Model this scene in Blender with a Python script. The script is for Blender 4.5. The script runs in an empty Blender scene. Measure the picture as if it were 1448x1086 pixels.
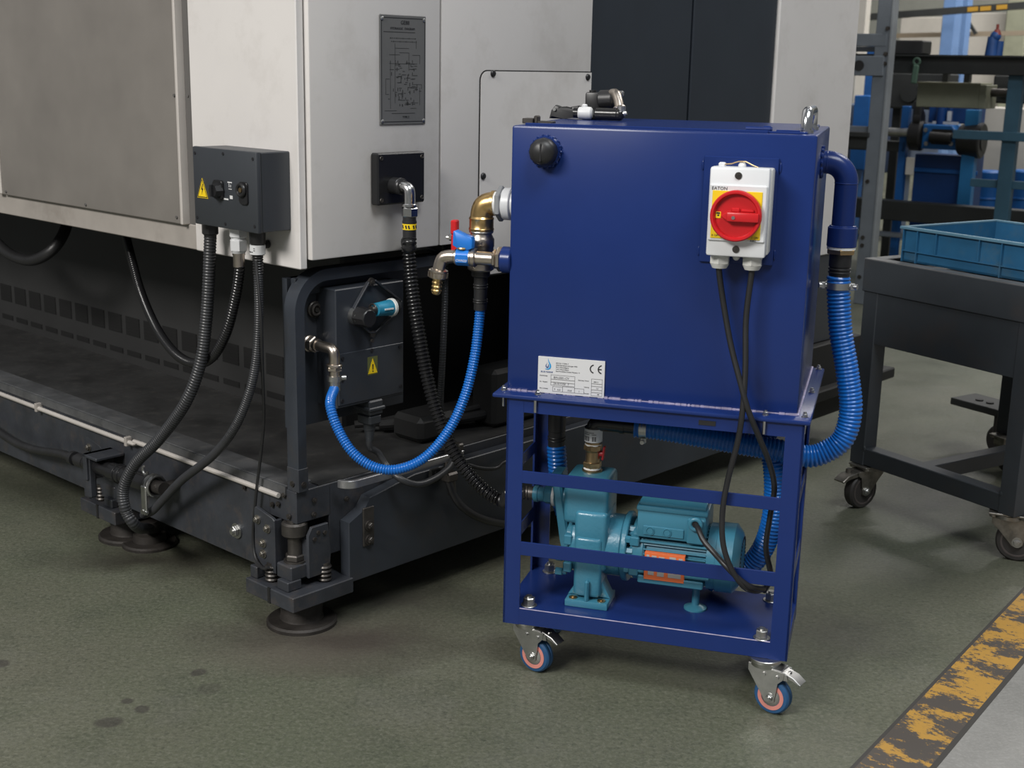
import bpy, bmesh, math, random
from mathutils import Vector as Vec, Matrix

random.seed(7)
scene = bpy.context.scene
coll = scene.collection
PI = math.pi


class Frame:
    """a place on the floor with a heading: x along a front, y into it, z up"""
    def __init__(s, x, y, yaw):
        s.o = Vec((x, y, 0)); s.yaw = math.radians(yaw)
        s.m = Matrix.Translation(s.o) @ Matrix.Rotation(s.yaw, 4, 'Z')

    def w(s, p):
        return s.m @ Vec(p)


C = Frame(-0.0085, 2.3304, -15.93)      # the pump cart, origin at its front left foot
M = Frame(-0.4304, 2.4911, -42.48)      # the machine, origin at its near corner
T = Frame(0.9220, 3.3971, -57.35)       # the work table, origin at its near left foot
W = Frame(0, 0, 0)
K = Frame(1.80, 6.55, -35)              # the storage racks behind


# ------------------------------------------------------------------ materials
def mat(name, col, rough=.5, metal=0., var=0., scale=6., bump=0., bscale=150., dirt=None, dirt_amt=0., dscale=4.,
        coat=0., spec=.5, rvar=0.):
    m = bpy.data.materials.new(name); m.use_nodes = True
    nt = m.node_tree; N = nt.nodes; L = nt.links
    p = N['Principled BSDF']
    p.inputs['Base Color'].default_value = (*col, 1)
    p.inputs['Roughness'].default_value = rough
    p.inputs['Metallic'].default_value = metal
    p.inputs['Specular IOR Level'].default_value = spec
    if coat:
        p.inputs['Coat Weight'].default_value = coat; p.inputs['Coat Roughness'].default_value = .12
    tc = N.new('ShaderNodeTexCoord')
    last = None
    if var:
        n = N.new('ShaderNodeTexNoise'); n.inputs['Scale'].default_value = scale; n.inputs['Detail'].default_value = 8
        n.inputs['Roughness'].default_value = .62
        L.new(tc.outputs['Object'], n.inputs['Vector'])
        r = N.new('ShaderNodeMapRange')
        r.inputs['From Min'].default_value = .3; r.inputs['From Max'].default_value = .7
        r.inputs['To Min'].default_value = 1 - var; r.inputs['To Max'].default_value = 1 + var
        L.new(n.outputs['Fac'], r.inputs['Value'])
        mx = N.new('ShaderNodeVectorMath'); mx.operation = 'SCALE'
        mx.inputs[0].default_value = col
        L.new(r.outputs['Result'], mx.inputs['Scale'])
        last = mx.outputs['Vector']
        if rvar:
            r2 = N.new('ShaderNodeMapRange'); r2.inputs['From Min'].default_value = .3; r2.inputs['From Max'].default_value = .7
            r2.inputs['To Min'].default_value = rough - rvar; r2.inputs['To Max'].default_value = rough + rvar
            L.new(n.outputs['Fac'], r2.inputs['Value']); L.new(r2.outputs['Result'], p.inputs['Roughness'])
    if dirt:
        n = N.new('ShaderNodeTexNoise'); n.inputs['Scale'].default_value = dscale; n.inputs['Detail'].default_value = 10
        n.inputs['Roughness'].default_value = .7
        L.new(tc.outputs['Object'], n.inputs['Vector'])
        r = N.new('ShaderNodeMapRange'); r.inputs['From Min'].default_value = .52; r.inputs['From Max'].default_value = .72
        r.inputs['To Max'].default_value = dirt_amt
        L.new(n.outputs['Fac'], r.inputs['Value'])
        mx = N.new('ShaderNodeMix'); mx.data_type = 'RGBA'
        mx.inputs['A'].default_value = (*col, 1); mx.inputs['B'].default_value = (*dirt, 1)
        if last: L.new(last, mx.inputs['A'])
        L.new(r.outputs['Result'], mx.inputs['Factor'])
        last = mx.outputs['Result']
    if last: L.new(last, p.inputs['Base Color'])
    if bump:
        n = N.new('ShaderNodeTexNoise'); n.inputs['Scale'].default_value = bscale; n.inputs['Detail'].default_value = 4
        L.new(tc.outputs['Object'], n.inputs['Vector'])
        b = N.new('ShaderNodeBump'); b.inputs['Strength'].default_value = bump; b.inputs['Distance'].default_value = .002
        L.new(n.outputs['Fac'], b.inputs['Height']); L.new(b.outputs['Normal'], p.inputs['Normal'])
    return m


white = mat('white_paint', (.62, .595, .575), .42, var=.035, scale=3, dirt=(.30, .27, .23), dirt_amt=.28, dscale=5, bump=.03, bscale=90)
steel_panel = mat('stainless_sheet', (.285, .262, .238), .40, .45, var=.10, scale=4, rvar=.05)
trim_metal = mat('pale_trim', (.58, .54, .50), .35, .3, var=.08)
skirt = mat('skirt_paint', (.36, .33, .30), .5, .1, var=.12, scale=7, dirt=(.12, .10, .08), dirt_amt=.5)
gap_grey = mat('gap_grey', (.10, .095, .09), .55)
navy = mat('dark_navy_paint', (.030, .035, .044), .42, var=.22, scale=5, dirt=(.045, .040, .036), dirt_amt=.6, dscale=9, bump=.05, bscale=120)
navy_worn = mat('worn_dark_paint', (.032, .035, .042), .45, var=.3, scale=12, dirt=(.075, .060, .05), dirt_amt=.6, dscale=22, bump=.15, bscale=140)
door_dark = mat('dark_door_paint', (.022, .028, .037), .4, var=.08)
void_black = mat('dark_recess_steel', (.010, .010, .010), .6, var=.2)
ledge_mat = mat('oily_ledge_steel', (.034, .034, .034), .5, var=.35, scale=9, dirt=(.10, .095, .085), dirt_amt=.35, dscale=26, bump=.2, bscale=60)
lip_mat = mat('worn_ledge_lip', (.085, .087, .09), .45, .2, var=.35, scale=14, dirt=(.18, .17, .16), dirt_amt=.4, dscale=30)
box_grey = mat('charcoal_enclosure', (.034, .038, .044), .42, var=.06, bump=.05, bscale=400)
black_plastic = mat('black_plastic', (.013, .013, .014), .38, var=.1)
black_rubber = mat('black_rubber', (.016, .016, .017), .42, var=.2, scale=20)
cable_grey = mat('dark_grey_conduit', (.030, .031, .034), .40, var=.2, scale=20)
black_gloss = mat('black_corrugated_plastic', (.012, .012, .013), .26)
blue = mat('royal_blue_enamel', (.0105, .0275, .132), .25, var=.08, scale=3, bump=.02, bscale=35, spec=.34)
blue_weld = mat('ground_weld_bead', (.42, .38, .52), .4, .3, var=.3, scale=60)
teal = mat('teal_pump_enamel', (.045, .195, .285), .34, var=.10, scale=8, bump=.30, bscale=180, coat=.3)
teal_smooth = mat('teal_motor_enamel', (.045, .195, .285), .36, var=.07, scale=8, coat=.2)
hose_blue = mat('blue_spiral_hose', (.006, .115, .43), .28, var=.06, coat=.2)
brass = mat('brass', (.66, .45, .20), .30, 1, var=.12, scale=25, bump=.05)
dull_brass = mat('dull_brass', (.46, .33, .18), .38, 1, var=.18, scale=30, bump=.08)
nickel = mat('nickel_plate', (.52, .46, .40), .30, 1, var=.12, scale=25)
zinc = mat('zinc_plate', (.50, .50, .49), .34, 1, var=.18, scale=30)
chrome = mat('chrome', (.72, .73, .75), .16, 1)
bright_alloy = mat('bright_alloy', (.60, .60, .60), .22, 1, var=.1, scale=20)
dark_steel = mat('oily_steel', (.085, .078, .072), .42, .75, var=.35, scale=20)
rust = mat('rusty_steel', (.030, .026, .023), .6, .3, var=.4, scale=25, bump=.3, bscale=90)
pvc = mat('white_pvc', (.66, .67, .68), .36, var=.03)
gland_grey = mat('light_grey_plastic', (.60, .60, .57), .42, var=.03)
ptfe = mat('white_thread_tape', (.72, .72, .70), .5)
red = mat('red_plastic', (.52, .012, .016), .33, var=.05)
red_dark = mat('red_rubber', (.25, .010, .014), .45)
yellow = mat('yellow_label', (.80, .56, .012), .4)
orange = mat('orange_label', (.80, .17, .05), .45, var=.08)
tap_blue = mat('blue_lever_plastic', (.012, .16, .56), .38)
tag_blue = mat('cyan_tag', (.015, .18, .29), .5, var=.25, scale=60)
label_white = mat('silver_label', (.60, .60, .60), .4)
ink = mat('black_ink', (.012, .012, .014), .5)
ink_grey = mat('grey_ink', (.16, .16, .17), .5)
ink_soft = mat('etched_line', (.03, .03, .03), .5)
ink_blue = mat('blue_ink', (.02, .28, .58), .5)
ink_navy = mat('navy_ink', (.03, .07, .22), .5)
white_ink = mat('white_ink', (.6, .6, .6), .5)
plate_grey = mat('engraved_plate', (.145, .145, .145), .38, .25, var=.12, scale=5)
tyre_blue = mat('blue_rubber_tyre', (.020, .080, .190), .45, var=.15)
pink_hub = mat('salmon_plastic', (.62, .24, .20), .45)
tyre_dark = mat('dark_rubber_tyre', (.040, .036, .034), .55, var=.25)
hub_dark = mat('dark_wheel_hub', (.13, .11, .105), .42, .4, var=.2)
table_paint = mat('table_charcoal_paint', (.030, .035, .041), .45, var=.15, dirt=(.05, .04, .035), dirt_amt=.5, dscale=8)
table_top = mat('worn_table_top', (.15, .15, .15), .45, .3, var=.3, scale=10)
crate_blue = mat('blue_crate_plastic', (.014, .085, .175), .45, var=.18, scale=8, dirt=(.06, .10, .12), dirt_amt=.6, dscale=14)
rack_grey = mat('rack_grey_paint', (.155, .175, .20), .5, var=.15)
rack_dark = mat('rack_dark_steel', (.020, .022, .022), .55, var=.3)
rack_teal = mat('rack_teal_paint', (.030, .085, .13), .5, var=.2)
sky_blue = mat('pale_blue_paint', (.13, .23, .44), .5, var=.08)
mid_blue = mat('machine_blue_paint', (.008, .10, .34), .45, var=.2)
deep_blue = mat('deep_blue_paint', (.005, .045, .18), .45, var=.25, scale=4)
slate = mat('slate_paint', (.07, .095, .15), .5, var=.2)
olive = mat('olive_grey_paint', (.21, .215, .155), .5, var=.15)
cream = mat('cream_panel', (.50, .475, .43), .6, var=.08)
wall_mat = mat('hall_wall', (.24, .245, .215), .7, var=.15, scale=1.5)


# ------------------------------------------------------------------ mesh building
class B:
    def __init__(s):
        s.bm = bmesh.new(); s.T = Matrix.Identity(4)

    def v(s, p):
        return s.bm.verts.new(s.T @ Vec(p))

    def face(s, vs):
        try: return s.bm.faces.new(vs)
        except ValueError: return None

    def _bevel(s, faces, bev, seg):
        es = {e for f in faces for e in f.edges}
        bmesh.ops.bevel(s.bm, geom=list(es), offset=bev, segments=seg, affect='EDGES', profile=.5, clamp_overlap=True)

    def box(s, x0, x1, y0, y1, z0, z1, bev=0., seg=1):
        x0, x1 = sorted((x0, x1)); y0, y1 = sorted((y0, y1)); z0, z1 = sorted((z0, z1))
        q = [s.v(p) for p in ((x0, y0, z0), (x1, y0, z0), (x1, y1, z0), (x0, y1, z0), (x0, y0, z1), (x1, y0, z1), (x1, y1, z1), (x0, y1, z1))]
        fs = [s.face([q[i] for i in f]) for f in ((3, 2, 1, 0), (4, 5, 6, 7), (0, 1, 5, 4), (1, 2, 6, 5), (2, 3, 7, 6), (3, 0, 4, 7))]
        if bev: s._bevel(fs, bev, seg)
        return s

    def bar(s, p0, p1, w, h, up=(0, 0, 1), bev=0.):
        """a square bar from p0 to p1, w across and h along up"""
        p0, p1, up = Vec(p0), Vec(p1), Vec(up)
        d = (p1 - p0).normalized(); a = d.cross(up).normalized(); u = a.cross(d)
        q = [s.v(p + a * i * w / 2 + u * j * h / 2) for p in (p0, p1) for i, j in ((-1, -1), (1, -1), (1, 1), (-1, 1))]
        fs = [s.face([q[i] for i in f]) for f in ((3, 2, 1, 0), (4, 5, 6, 7), (0, 1, 5, 4), (1, 2, 6, 5), (2, 3, 7, 6), (3, 0, 4, 7))]
        if bev: s._bevel(fs, bev, 1)
        return s

    @staticmethod
    def axes(d):
        d = Vec(d).normalized()
        a = d.cross(Vec((0, 0, 1)))
        if a.length < 1e-4: a = Vec((1, 0, 0))
        a.normalize()
        return d, a, d.cross(a).normalized()

    def rings(s, rs, cap=True, closed=False):
        for a, b in zip(rs, rs[1:] + (rs[:1] if closed else [])):
            n = len(a)
            for i in range(n):
                s.face([a[i], a[(i + 1) % n], b[(i + 1) % n], b[i]])
        if cap and not closed:
            s.face(rs[0][::-1]); s.face(rs[-1])

    def lathe(s, o, d, prof, n=24, ph=0.):
        """prof: (radius, height) pairs along d"""
        o = Vec(o); d, a, c = s.axes(d)
        rs = []
        for r, h in prof:
            r = max(r, 1e-4)
            rs.append([s.v(o + d * h + (a * math.cos(t) + c * math.sin(t)) * r) for t in (ph + 2 * PI * i / n for i in range(n))])
        s.rings(rs)
        return s

    def cyl(s, p0, p1, r0, r1=None, n=20, bev=0., ph=0.):
        p0, p1 = Vec(p0), Vec(p1); h = (p1 - p0).length; r1 = r0 if r1 is None else r1
        if bev: pr = [(r0 - bev, 0), (r0, bev), (r1, h - bev), (r1 - bev, h)]
        else: pr = [(r0, 0), (r1, h)]
        return s.lathe(p0, p1 - p0, pr, n, ph)

    def hexn(s, p, d, r, h, bev=None):
        bev = r * .12 if bev is None else bev
        return s.lathe(p, d, [(r - bev, 0), (r, bev), (r, h - bev), (r - bev, h)], 6, PI / 6)

    def bolt(s, p, d, r):
        p, d = Vec(p), Vec(d).normalized()
        s.cyl(p, p + d * r * .35, r * 1.5, n=16); s.hexn(p + d * r * .35, d, r, r * .9)
        s.cyl(p + d * r * 1.2, p + d * r * 1.55, r * .5, n=10)
        return s

    def ball(s, c, rx, ry=None, rz=None, n=16):
        ry = rx if ry is None else ry; rz = rx if rz is None else rz
        r = bmesh.ops.create_uvsphere(s.bm, u_segments=n, v_segments=n // 2 + 2, radius=1)
        bmesh.ops.transform(s.bm, matrix=s.T @ Matrix.Translation(Vec(c)) @ Matrix.Diagonal((rx, ry, rz, 1)), verts=r['verts'])
        return s

    def torus(s, c, d, R, r, n=28, m=8, a0=0., a1=2 * PI):
        c = Vec(c); d, a, e = s.axes(d); full = abs(a1 - a0 - 2 * PI) < 1e-5
        rs = []
        for i in range(n if full else n + 1):
            t = a0 + (a1 - a0) * i / n; q = a * math.cos(t) + e * math.sin(t)
            rs.append([s.v(c + q * (R + r * math.cos(k)) + d * r * math.sin(k)) for k in (2 * PI * j / m for j in range(m))])
        s.rings(rs, True, full)
        return s

    def prism(s, poly, o, u, v, t0, t1, bev=0., seg=1):
        o, u, v = Vec(o), Vec(u), Vec(v); n = u.cross(v)
        A = [s.v(o + u * a + v * b + n * t0) for a, b in poly]; Z = [s.v(o + u * a + v * b + n * t1) for a, b in poly]
        k = len(poly)
        fs = [s.face(A[::-1]), s.face(Z)]
        sd = [s.face([A[i], A[(i + 1) % k], Z[(i + 1) % k], Z[i]]) for i in range(k)]
        if bev:
            es = list({e for f in fs if f for e in f.edges})
            bmesh.ops.bevel(s.bm, geom=es, offset=bev, segments=seg, affect='EDGES', profile=.5, clamp_overlap=True)
        return s

    def tube(s, pts, r, n=14, pitch=0., amp=0., step=.012, sub=5, straight=False, rf=None):
        P = [Vec(p) for p in pts]
        if not straight: P = spline(P)
        P = resample(P, pitch / sub if pitch else step)
        rs = []; up = None; L = 0.; last = P[0]
        for i, p in enumerate(P):
            d = (P[min(i + 1, len(P) - 1)] - P[max(i - 1, 0)]).normalized()
            if up is None: _, up, _ = s.axes(d)
            up = (up - d * up.dot(d)).normalized(); e = d.cross(up)
            L += (p - last).length; last = p
            q = r if rf is None else rf(i / (len(P) - 1))
            if pitch: q += amp * (1 - 2 * abs(math.cos(PI * L / pitch)) ** 3)
            rs.append([s.v(p + (up * math.cos(t) + e * math.sin(t)) * q) for t in (2 * PI * j / n for j in range(n))])
        s.rings(rs)
        return s


def spline(P, k=14):
    if len(P) < 3: return P
    Q = [P[0] * 2 - P[1]] + P + [P[-1] * 2 - P[-2]]; out = []
    for i in range(1, len(Q) - 2):
        a, b, c, d = Q[i - 1:i + 3]
        for j in range(k):
            t = j / k
            out.append(.5 * (2 * b + (c - a) * t + (2 * a - 5 * b + 4 * c - d) * t * t + (3 * b - a - 3 * c + d) * t ** 3))
    return out + [P[-1]]


def resample(P, step):
    D = [0.]
    for a, b in zip(P, P[1:]): D.append(D[-1] + (b - a).length)
    n = max(2, int(D[-1] / step)); out = []; j = 0
    for i in range(n + 1):
        t = D[-1] * i / n
        while j < len(D) - 2 and D[j + 1] < t: j += 1
        f = (t - D[j]) / max(1e-9, D[j + 1] - D[j])
        out.append(P[j].lerp(P[j + 1], f))
    return out


def rrect(w, h, r, k=6, x0=0., y0=0.):
    """rounded rectangle outline from (x0, y0)"""
    r = min(r, w / 2 - 1e-4, h / 2 - 1e-4); out = []
    for cx, cy, a in ((w - r, r, -PI / 2), (w - r, h - r, 0), (r, h - r, PI / 2), (r, r, PI)):
        for i in range(k + 1):
            t = a + PI / 2 * i / k
            out.append((x0 + cx + r * math.cos(t), y0 + cy + r * math.sin(t)))
    return out


def circ(r, k=24, cx=0., cy=0., a0=0., a1=2 * PI):
    return [(cx + r * math.cos(a0 + (a1 - a0) * i / k), cy + r * math.sin(a0 + (a1 - a0) * i / k)) for i in range(k)]


# ------------------------------------------------------------------ objects
BASE = {}        # root name -> (frame, base point in the frame)


def _mesh(name, b, m, off, angle=35):
    bmesh.ops.recalc_face_normals(b.bm, faces=b.bm.faces[:])
    bmesh.ops.translate(b.bm, verts=b.bm.verts[:], vec=-Vec(off))
    me = bpy.data.meshes.new(name); b.bm.to_mesh(me); b.bm.free()
    me.materials.append(m); me.shade_smooth(); me.set_sharp_from_angle(angle=math.radians(angle))
    return me


def tag(o, label, cat, group=None, kind=None):
    if label: o['label'] = label
    if cat: o['category'] = cat
    if group: o['group'] = group
    if kind: o['kind'] = kind
    return o


def thing(name, label, cat, fr, base, group=None):
    o = bpy.data.objects.new(name, None); coll.objects.link(o)
    o.empty_display_size = .05
    o.location = fr.w(base); o.rotation_euler = (0, 0, fr.yaw)
    BASE[o.name] = (fr, Vec(base))
    return tag(o, label, cat, group)


def part(parent, name, b, m, label=None, kind=None):
    root = parent
    while root.parent: root = root.parent
    o = bpy.data.objects.new(name, _mesh(name, b, m, BASE[root.name][1])); coll.objects.link(o)
    o.parent = parent
    if label: o['label'] = label
    if kind: o['kind'] = kind
    return o


def solo(name, b, m, label, cat, fr, base, group=None, kind=None):
    o = bpy.data.objects.new(name, _mesh(name, b, m, Vec(base))); coll.objects.link(o)
    o.location = fr.w(base); o.rotation_euler = (0, 0, fr.yaw)
    BASE[o.name] = (fr, Vec(base))
    return tag(o, label, cat, group, kind)


def dup(root, loc=None, rotz=None, label=None, scale=None):
    """copy of a thing with copies of its parts and sub-parts"""
    r = root.copy(); coll.objects.link(r)
    if loc is not None: r.location = loc
    if rotz is not None: r.rotation_euler = (0, 0, rotz)
    if label: r['label'] = label
    for ch in list(root.children):
        c = ch.copy(); coll.objects.link(c); c.parent = r
        for g in list(ch.children):
            d = g.copy(); coll.objects.link(d); d.parent = c
    return r


def letters(parent, name, text, size, m, o, u, v, align='LEFT', thick=.0004, width=1.):
    """raised or printed lettering on a surface: u runs along the line, v up"""
    cu = bpy.data.curves.new('lettering', 'FONT'); cu.body = text; cu.size = size; cu.align_x = align
    cu.extrude = thick; cu.resolution_u = 2
    ob = bpy.data.objects.new('lettering', cu); coll.objects.link(ob)
    bpy.context.view_layer.update()
    me = bpy.data.meshes.new_from_object(ob.evaluated_get(bpy.context.evaluated_depsgraph_get()))
    bpy.data.objects.remove(ob); bpy.data.curves.remove(cu)
    o, u, v = Vec(o), Vec(u).normalized(), Vec(v).normalized(); n = u.cross(v)
    b = B(); b.bm.from_mesh(me)
    for q in b.bm.verts:
        x, y, z = q.co; q.co = o + u * x * width + v * y + n * z
    bpy.data.meshes.remove(me)
    return part(parent, name, b, m) if parent else b


# ================================================================== the hall: floor, painted line, far wall
def floor_material():
    m = bpy.data.materials.new('green_floor_paint'); m.use_nodes = True
    nt = m.node_tree; N = nt.nodes; L = nt.links; p = N['Principled BSDF']
    geo = N.new('ShaderNodeNewGeometry')
    def noise(sc, det=6, rough=.6, vec=None):
        n = N.new('ShaderNodeTexNoise'); n.inputs['Scale'].default_value = sc; n.inputs['Detail'].default_value = det
        n.inputs['Roughness'].default_value = rough; L.new(vec or geo.outputs['Position'], n.inputs['Vector']); return n.outputs['Fac']
    def rng(v, a, b, c=0., d=1.):
        r = N.new('ShaderNodeMapRange'); r.inputs['From Min'].default_value = a; r.inputs['From Max'].default_value = b
        r.inputs['To Min'].default_value = c; r.inputs['To Max'].default_value = d; L.new(v, r.inputs['Value']); return r.outputs['Result']
    def mix(f, a, b):
        x = N.new('ShaderNodeMix'); x.data_type = 'RGBA'
        if isinstance(f, float): x.inputs['Factor'].default_value = f
        else: L.new(f, x.inputs['Factor'])
        for k, c in (('A', a), ('B', b)):
            if isinstance(c, tuple): x.inputs[k].default_value = (*c, 1)
            else: L.new(c, x.inputs[k])
        return x.outputs['Result']
    def math2(op, a, b):
        x = N.new('ShaderNodeMath'); x.operation = op
        for i, q in enumerate((a, b)):
            if isinstance(q, (int, float)): x.inputs[i].default_value = q
            else: L.new(q, x.inputs[i])
        return x.outputs[0]
    col = mix(rng(noise(1.6, 8), .36, .64), (.092, .102, .068), (.116, .116, .086))
    col = mix(rng(noise(6, 10, .7), .5, .74, 0, .6), col, (.056, .064, .047))
    col = mix(rng(noise(3.1, 9, .72), .54, .72, 0, .55), col, (.135, .134, .115))
    col = mix(rng(noise(120, 4, .75), .46, .70, 0, .55), col, (.20, .20, .16))
    col = mix(rng(noise(95, 4, .75), .50, .70, 0, .6), col, (.040, .045, .034))
    # the oily brown patch around the machine's front foot, and drips of oil
    warp = N.new('ShaderNodeTexNoise'); warp.inputs['Scale'].default_value = 9; warp.inputs['Detail'].default_value = 8
    L.new(geo.outputs['Position'], warp.inputs['Vector'])
    off = N.new('ShaderNodeVectorMath'); off.operation = 'MULTIPLY_ADD'
    L.new(warp.outputs['Color'], off.inputs[0])
    def spot(pt, sx, sy, soft, amt, c, wob, rot=0.):
        nonlocal col
        o = N.new('ShaderNodeVectorMath'); o.operation = 'MULTIPLY_ADD'
        L.new(warp.outputs['Color'], o.inputs[0]); o.inputs[1].default_value = (wob, wob, 0); L.new(geo.outputs['Position'], o.inputs[2])
        mp = N.new('ShaderNodeMapping'); mp.vector_type = 'TEXTURE'
        mp.inputs['Location'].default_value = (pt[0] + wob * .5, pt[1] + wob * .5, 0); mp.inputs['Scale'].default_value = (sx, sy, 1e3)
        mp.inputs['Rotation'].default_value = (0, 0, rot)
        L.new(o.outputs['Vector'], mp.inputs['Vector'])
        ln = N.new('ShaderNodeVectorMath'); ln.operation = 'LENGTH'; L.new(mp.outputs['Vector'], ln.inputs[0])
        col = mix(rng(ln.outputs['Value'], 1 - soft, 1, amt, 0), col, c)
    spot((-0.3423, 2.4614, 0), .36, .17, .85, .85, (.050, .040, .035), .18)
    spot((-0.4151, 2.3763, 0), .20, .10, .8, .45, (.12, .105, .085), .12)
    spot((-0.247, 2.6847, 0), .34, .16, .9, .75, (.035, .032, .028), .18)
    spot((-0.8417, 2.8858, 0), .32, .14, .9, .8, (.036, .032, .026), .18)
    spot((-1.2786, 3.3871, 0), .4, .25, .9, .5, (.030, .030, .024), .2)
    spot((0.7009, 2.5277, 0), .22, .16, .9, .4, (.06, .055, .052), .2)
    for px, sx, sy, r in (((-0.9789, 2.3258, 0), .020, .020, 0), ((-0.7074, 2.1041, 0), .032, .022, .3), ((-0.6947, 2.1815, 0), .015, .014, 0), ((-0.6557, 2.1534, 0), .018, .018, .8),
                       ((-0.5926, 2.3035, 0), .016, .017, 0), ((-0.5563, 2.2349, 0), .028, .026, 0)):
        spot(px, sx, sy, .35, .62 if sx < .027 or r else .28, (.040, .034, .034), .03, r)
    # the lighter grey aisle beyond the painted line
    dot = N.new('ShaderNodeVectorMath'); dot.operation = 'DOT_PRODUCT'
    L.new(geo.outputs['Position'], dot.inputs[0]); dot.inputs[1].default_value = (.805, -.593, 0)
    d = math2('SUBTRACT', dot.outputs['Value'], .805 * .5910 - .593 * 1.998 + .104)
    aisle = mix(rng(noise(5, 8), .35, .65), (.20, .197, .185), (.27, .265, .25))
    aisle = mix(rng(noise(150, 3), .45, .72, 0, .35), aisle, (.36, .355, .34))
    col = mix(rng(d, -.001, .001), col, aisle)
    L.new(col, p.inputs['Base Color'])
    L.new(rng(noise(4, 6), .3, .7, .34, .52), p.inputs['Roughness'])
    p.inputs['Specular IOR Level'].default_value = .42
    b = N.new('ShaderNodeBump'); b.inputs['Strength'].default_value = .55; b.inputs['Distance'].default_value = .002
    h = math2('ADD', noise(130, 4, .65), math2('MULTIPLY', noise(38, 3), .6))
    L.new(h, b.inputs['Height']); L.new(b.outputs['Normal'], p.inputs['Normal'])
    return m


def line_material():
    m = bpy.data.materials.new('worn_yellow_line'); m.use_nodes = True
    nt = m.node_tree; N = nt.nodes; L = nt.links; p = N['Principled BSDF']
    tc = N.new('ShaderNodeTexCoord'); mp = N.new('ShaderNodeMapping'); mp.inputs['Scale'].default_value = (1.6, 1, 1)
    L.new(tc.outputs['Object'], mp.inputs['Vector'])
    def noise(sc, det, rough, v):
        n = N.new('ShaderNodeTexNoise'); n.inputs['Scale'].default_value = sc; n.inputs['Detail'].default_value = det
        n.inputs['Roughness'].default_value = rough; L.new(v, n.inputs['Vector']); return n.outputs['Fac']
    big = noise(9, 3, .5, mp.outputs['Vector']); fine = noise(38, 9, .80, mp.outputs['Vector'])
    sx = N.new('ShaderNodeSeparateXYZ'); L.new(tc.outputs['Object'], sx.inputs[0])
    r0 = N.new('ShaderNodeMapRange')      # the paint has worn off most at the near end
    r0.inputs['From Min'].default_value = .05; r0.inputs['From Max'].default_value = .42
    r0.inputs['To Min'].default_value = -.072; r0.inputs['To Max'].default_value = .012
    L.new(sx.outputs['X'], r0.inputs['Value'])
    def add(a, b, op='ADD'):
        x = N.new('ShaderNodeMath'); x.operation = op
        for i, q in enumerate((a, b)):
            if isinstance(q, float): x.inputs[i].default_value = q
            else: L.new(q, x.inputs[i])
        return x.outputs[0]
    f = add(add(add(fine, .55, 'MULTIPLY'), add(big, .45, 'MULTIPLY')), r0.outputs['Result'])
    r = N.new('ShaderNodeMapRange'); r.inputs['From Min'].default_value = .488; r.inputs['From Max'].default_value = .512
    L.new(f, r.inputs['Value'])
    x = N.new('ShaderNodeMix'); x.data_type = 'RGBA'
    L.new(r.outputs['Result'], x.inputs['Factor'])
    x.inputs['A'].default_value = (.072, .062, .054, 1); x.inputs['B'].default_value = (.42, .235, .045, 1)
    L.new(x.outputs['Result'], p.inputs['Base Color']); p.inputs['Roughness'].default_value = .5
    return m


b = B(); b.box(-9, 22, -4, 34, -.05, 0)
solo('floor', b, floor_material(), None, None, W, (0, 0, 0), kind='structure')
S = Frame(.5910, 1.998, 53.6)          # the painted line, x along it
b = B(); b.box(-2.5, 14, -.104, -.004, 0, .0008)
solo('trim_1', b, line_material(), 'worn yellow painted line on the dark green floor', None, S, (0, 0, 0), kind='structure')
seam = mat('floor_seam', (.045, .042, .038), .6)
b = B(); b.box(-2.5, 14, -.004, .003, 0, .0007)
solo('trim_2', b, seam, None, None, S, (0, 0, 0), kind='structure')
b = B(); b.box(-2.5, 14, -.114, -.104, 0, .0007)
solo('trim_3', b, seam, None, None, S, (0, 0, 0), kind='structure')
WB = Frame(6.5, 19.5, -32)             # far wall of the hall
b = B(); b.box(-14, 12, 0, .2, 0, 6)
solo('wall_back', b, wall_mat, None, None, WB, (0, 0, 0), kind='structure')


# ================================================================== the machine tool
mt = thing('machine_tool', 'large white and grey machine tool cabinet on a dark steel base, filling the left', 'machine', M, (0, 0, 0))
TOP = 2.25
b = B(); b.box(-3.2, .018, .014, 2.07, .795, TOP)
part(mt, 'cabinet_body', b, white)
b = B(); b.box(-.318, .028, 0, .018, .760, TOP, .002)
part(mt, 'corner_panel', b, white)
b = B(); b.box(.012, .040, .020, .3575, .777, TOP, .0035, 2)
part(mt, 'side_panel', b, white)
b = B(); b.box(.012, .040, .3615, .841, .777, TOP, .0025, 2)
part(mt, 'side_panel', b, white)
b = B(); b.box(.0, .040, 1.640, 2.078, .608, TOP, .003)
part(mt, 'side_panel', b, white)
b = B(); b.box(-1.139, -.354, -.008, .013, .811, TOP, .002)
sp = part(mt, 'stainless_panel', b, steel_panel, 'brushed grey steel panel')
b = B(); b.box(-.354, -.346, -.013, .013, .811, TOP, .002)
part(sp, 'panel_edge', b, trim_metal)
for x, z in ((-.335, 1.075), (-.362, 1.075), (-.372, .825), (-.74, .82), (-1.12, .82)):
    b = B(); b.cyl((x, .007 if x > -.354 else -.008, z), (x, .004 if x > -.354 else -.011, z), .0032, n=10)
    part(sp, 'rivet', b, gap_grey)
b = B(); b.box(-2.4, -1.170, -.008, .013, .862, TOP, .002)
sp2 = part(mt, 'stainless_panel', b, steel_panel)
b = B(); b.box(-1.166, -1.142, -.012, .013, .811, TOP, .003)
part(sp2, 'panel_edge', b, trim_metal)
b = B(); b.box(-.346, -.318, .006, .0142, .80, TOP)
part(mt, 'joint_strip', b, gap_grey)
b = B(); b.box(-3.2, -.318, .004, .040, .760, .812, .002)
part(mt, 'lower_skirt', b, skirt)
b = B()
b.box(0, .033, .849, 1.241, .55, TOP, .003); part(mt, 'dark_door', b, door_dark, 'dark grey door panel')
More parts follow.
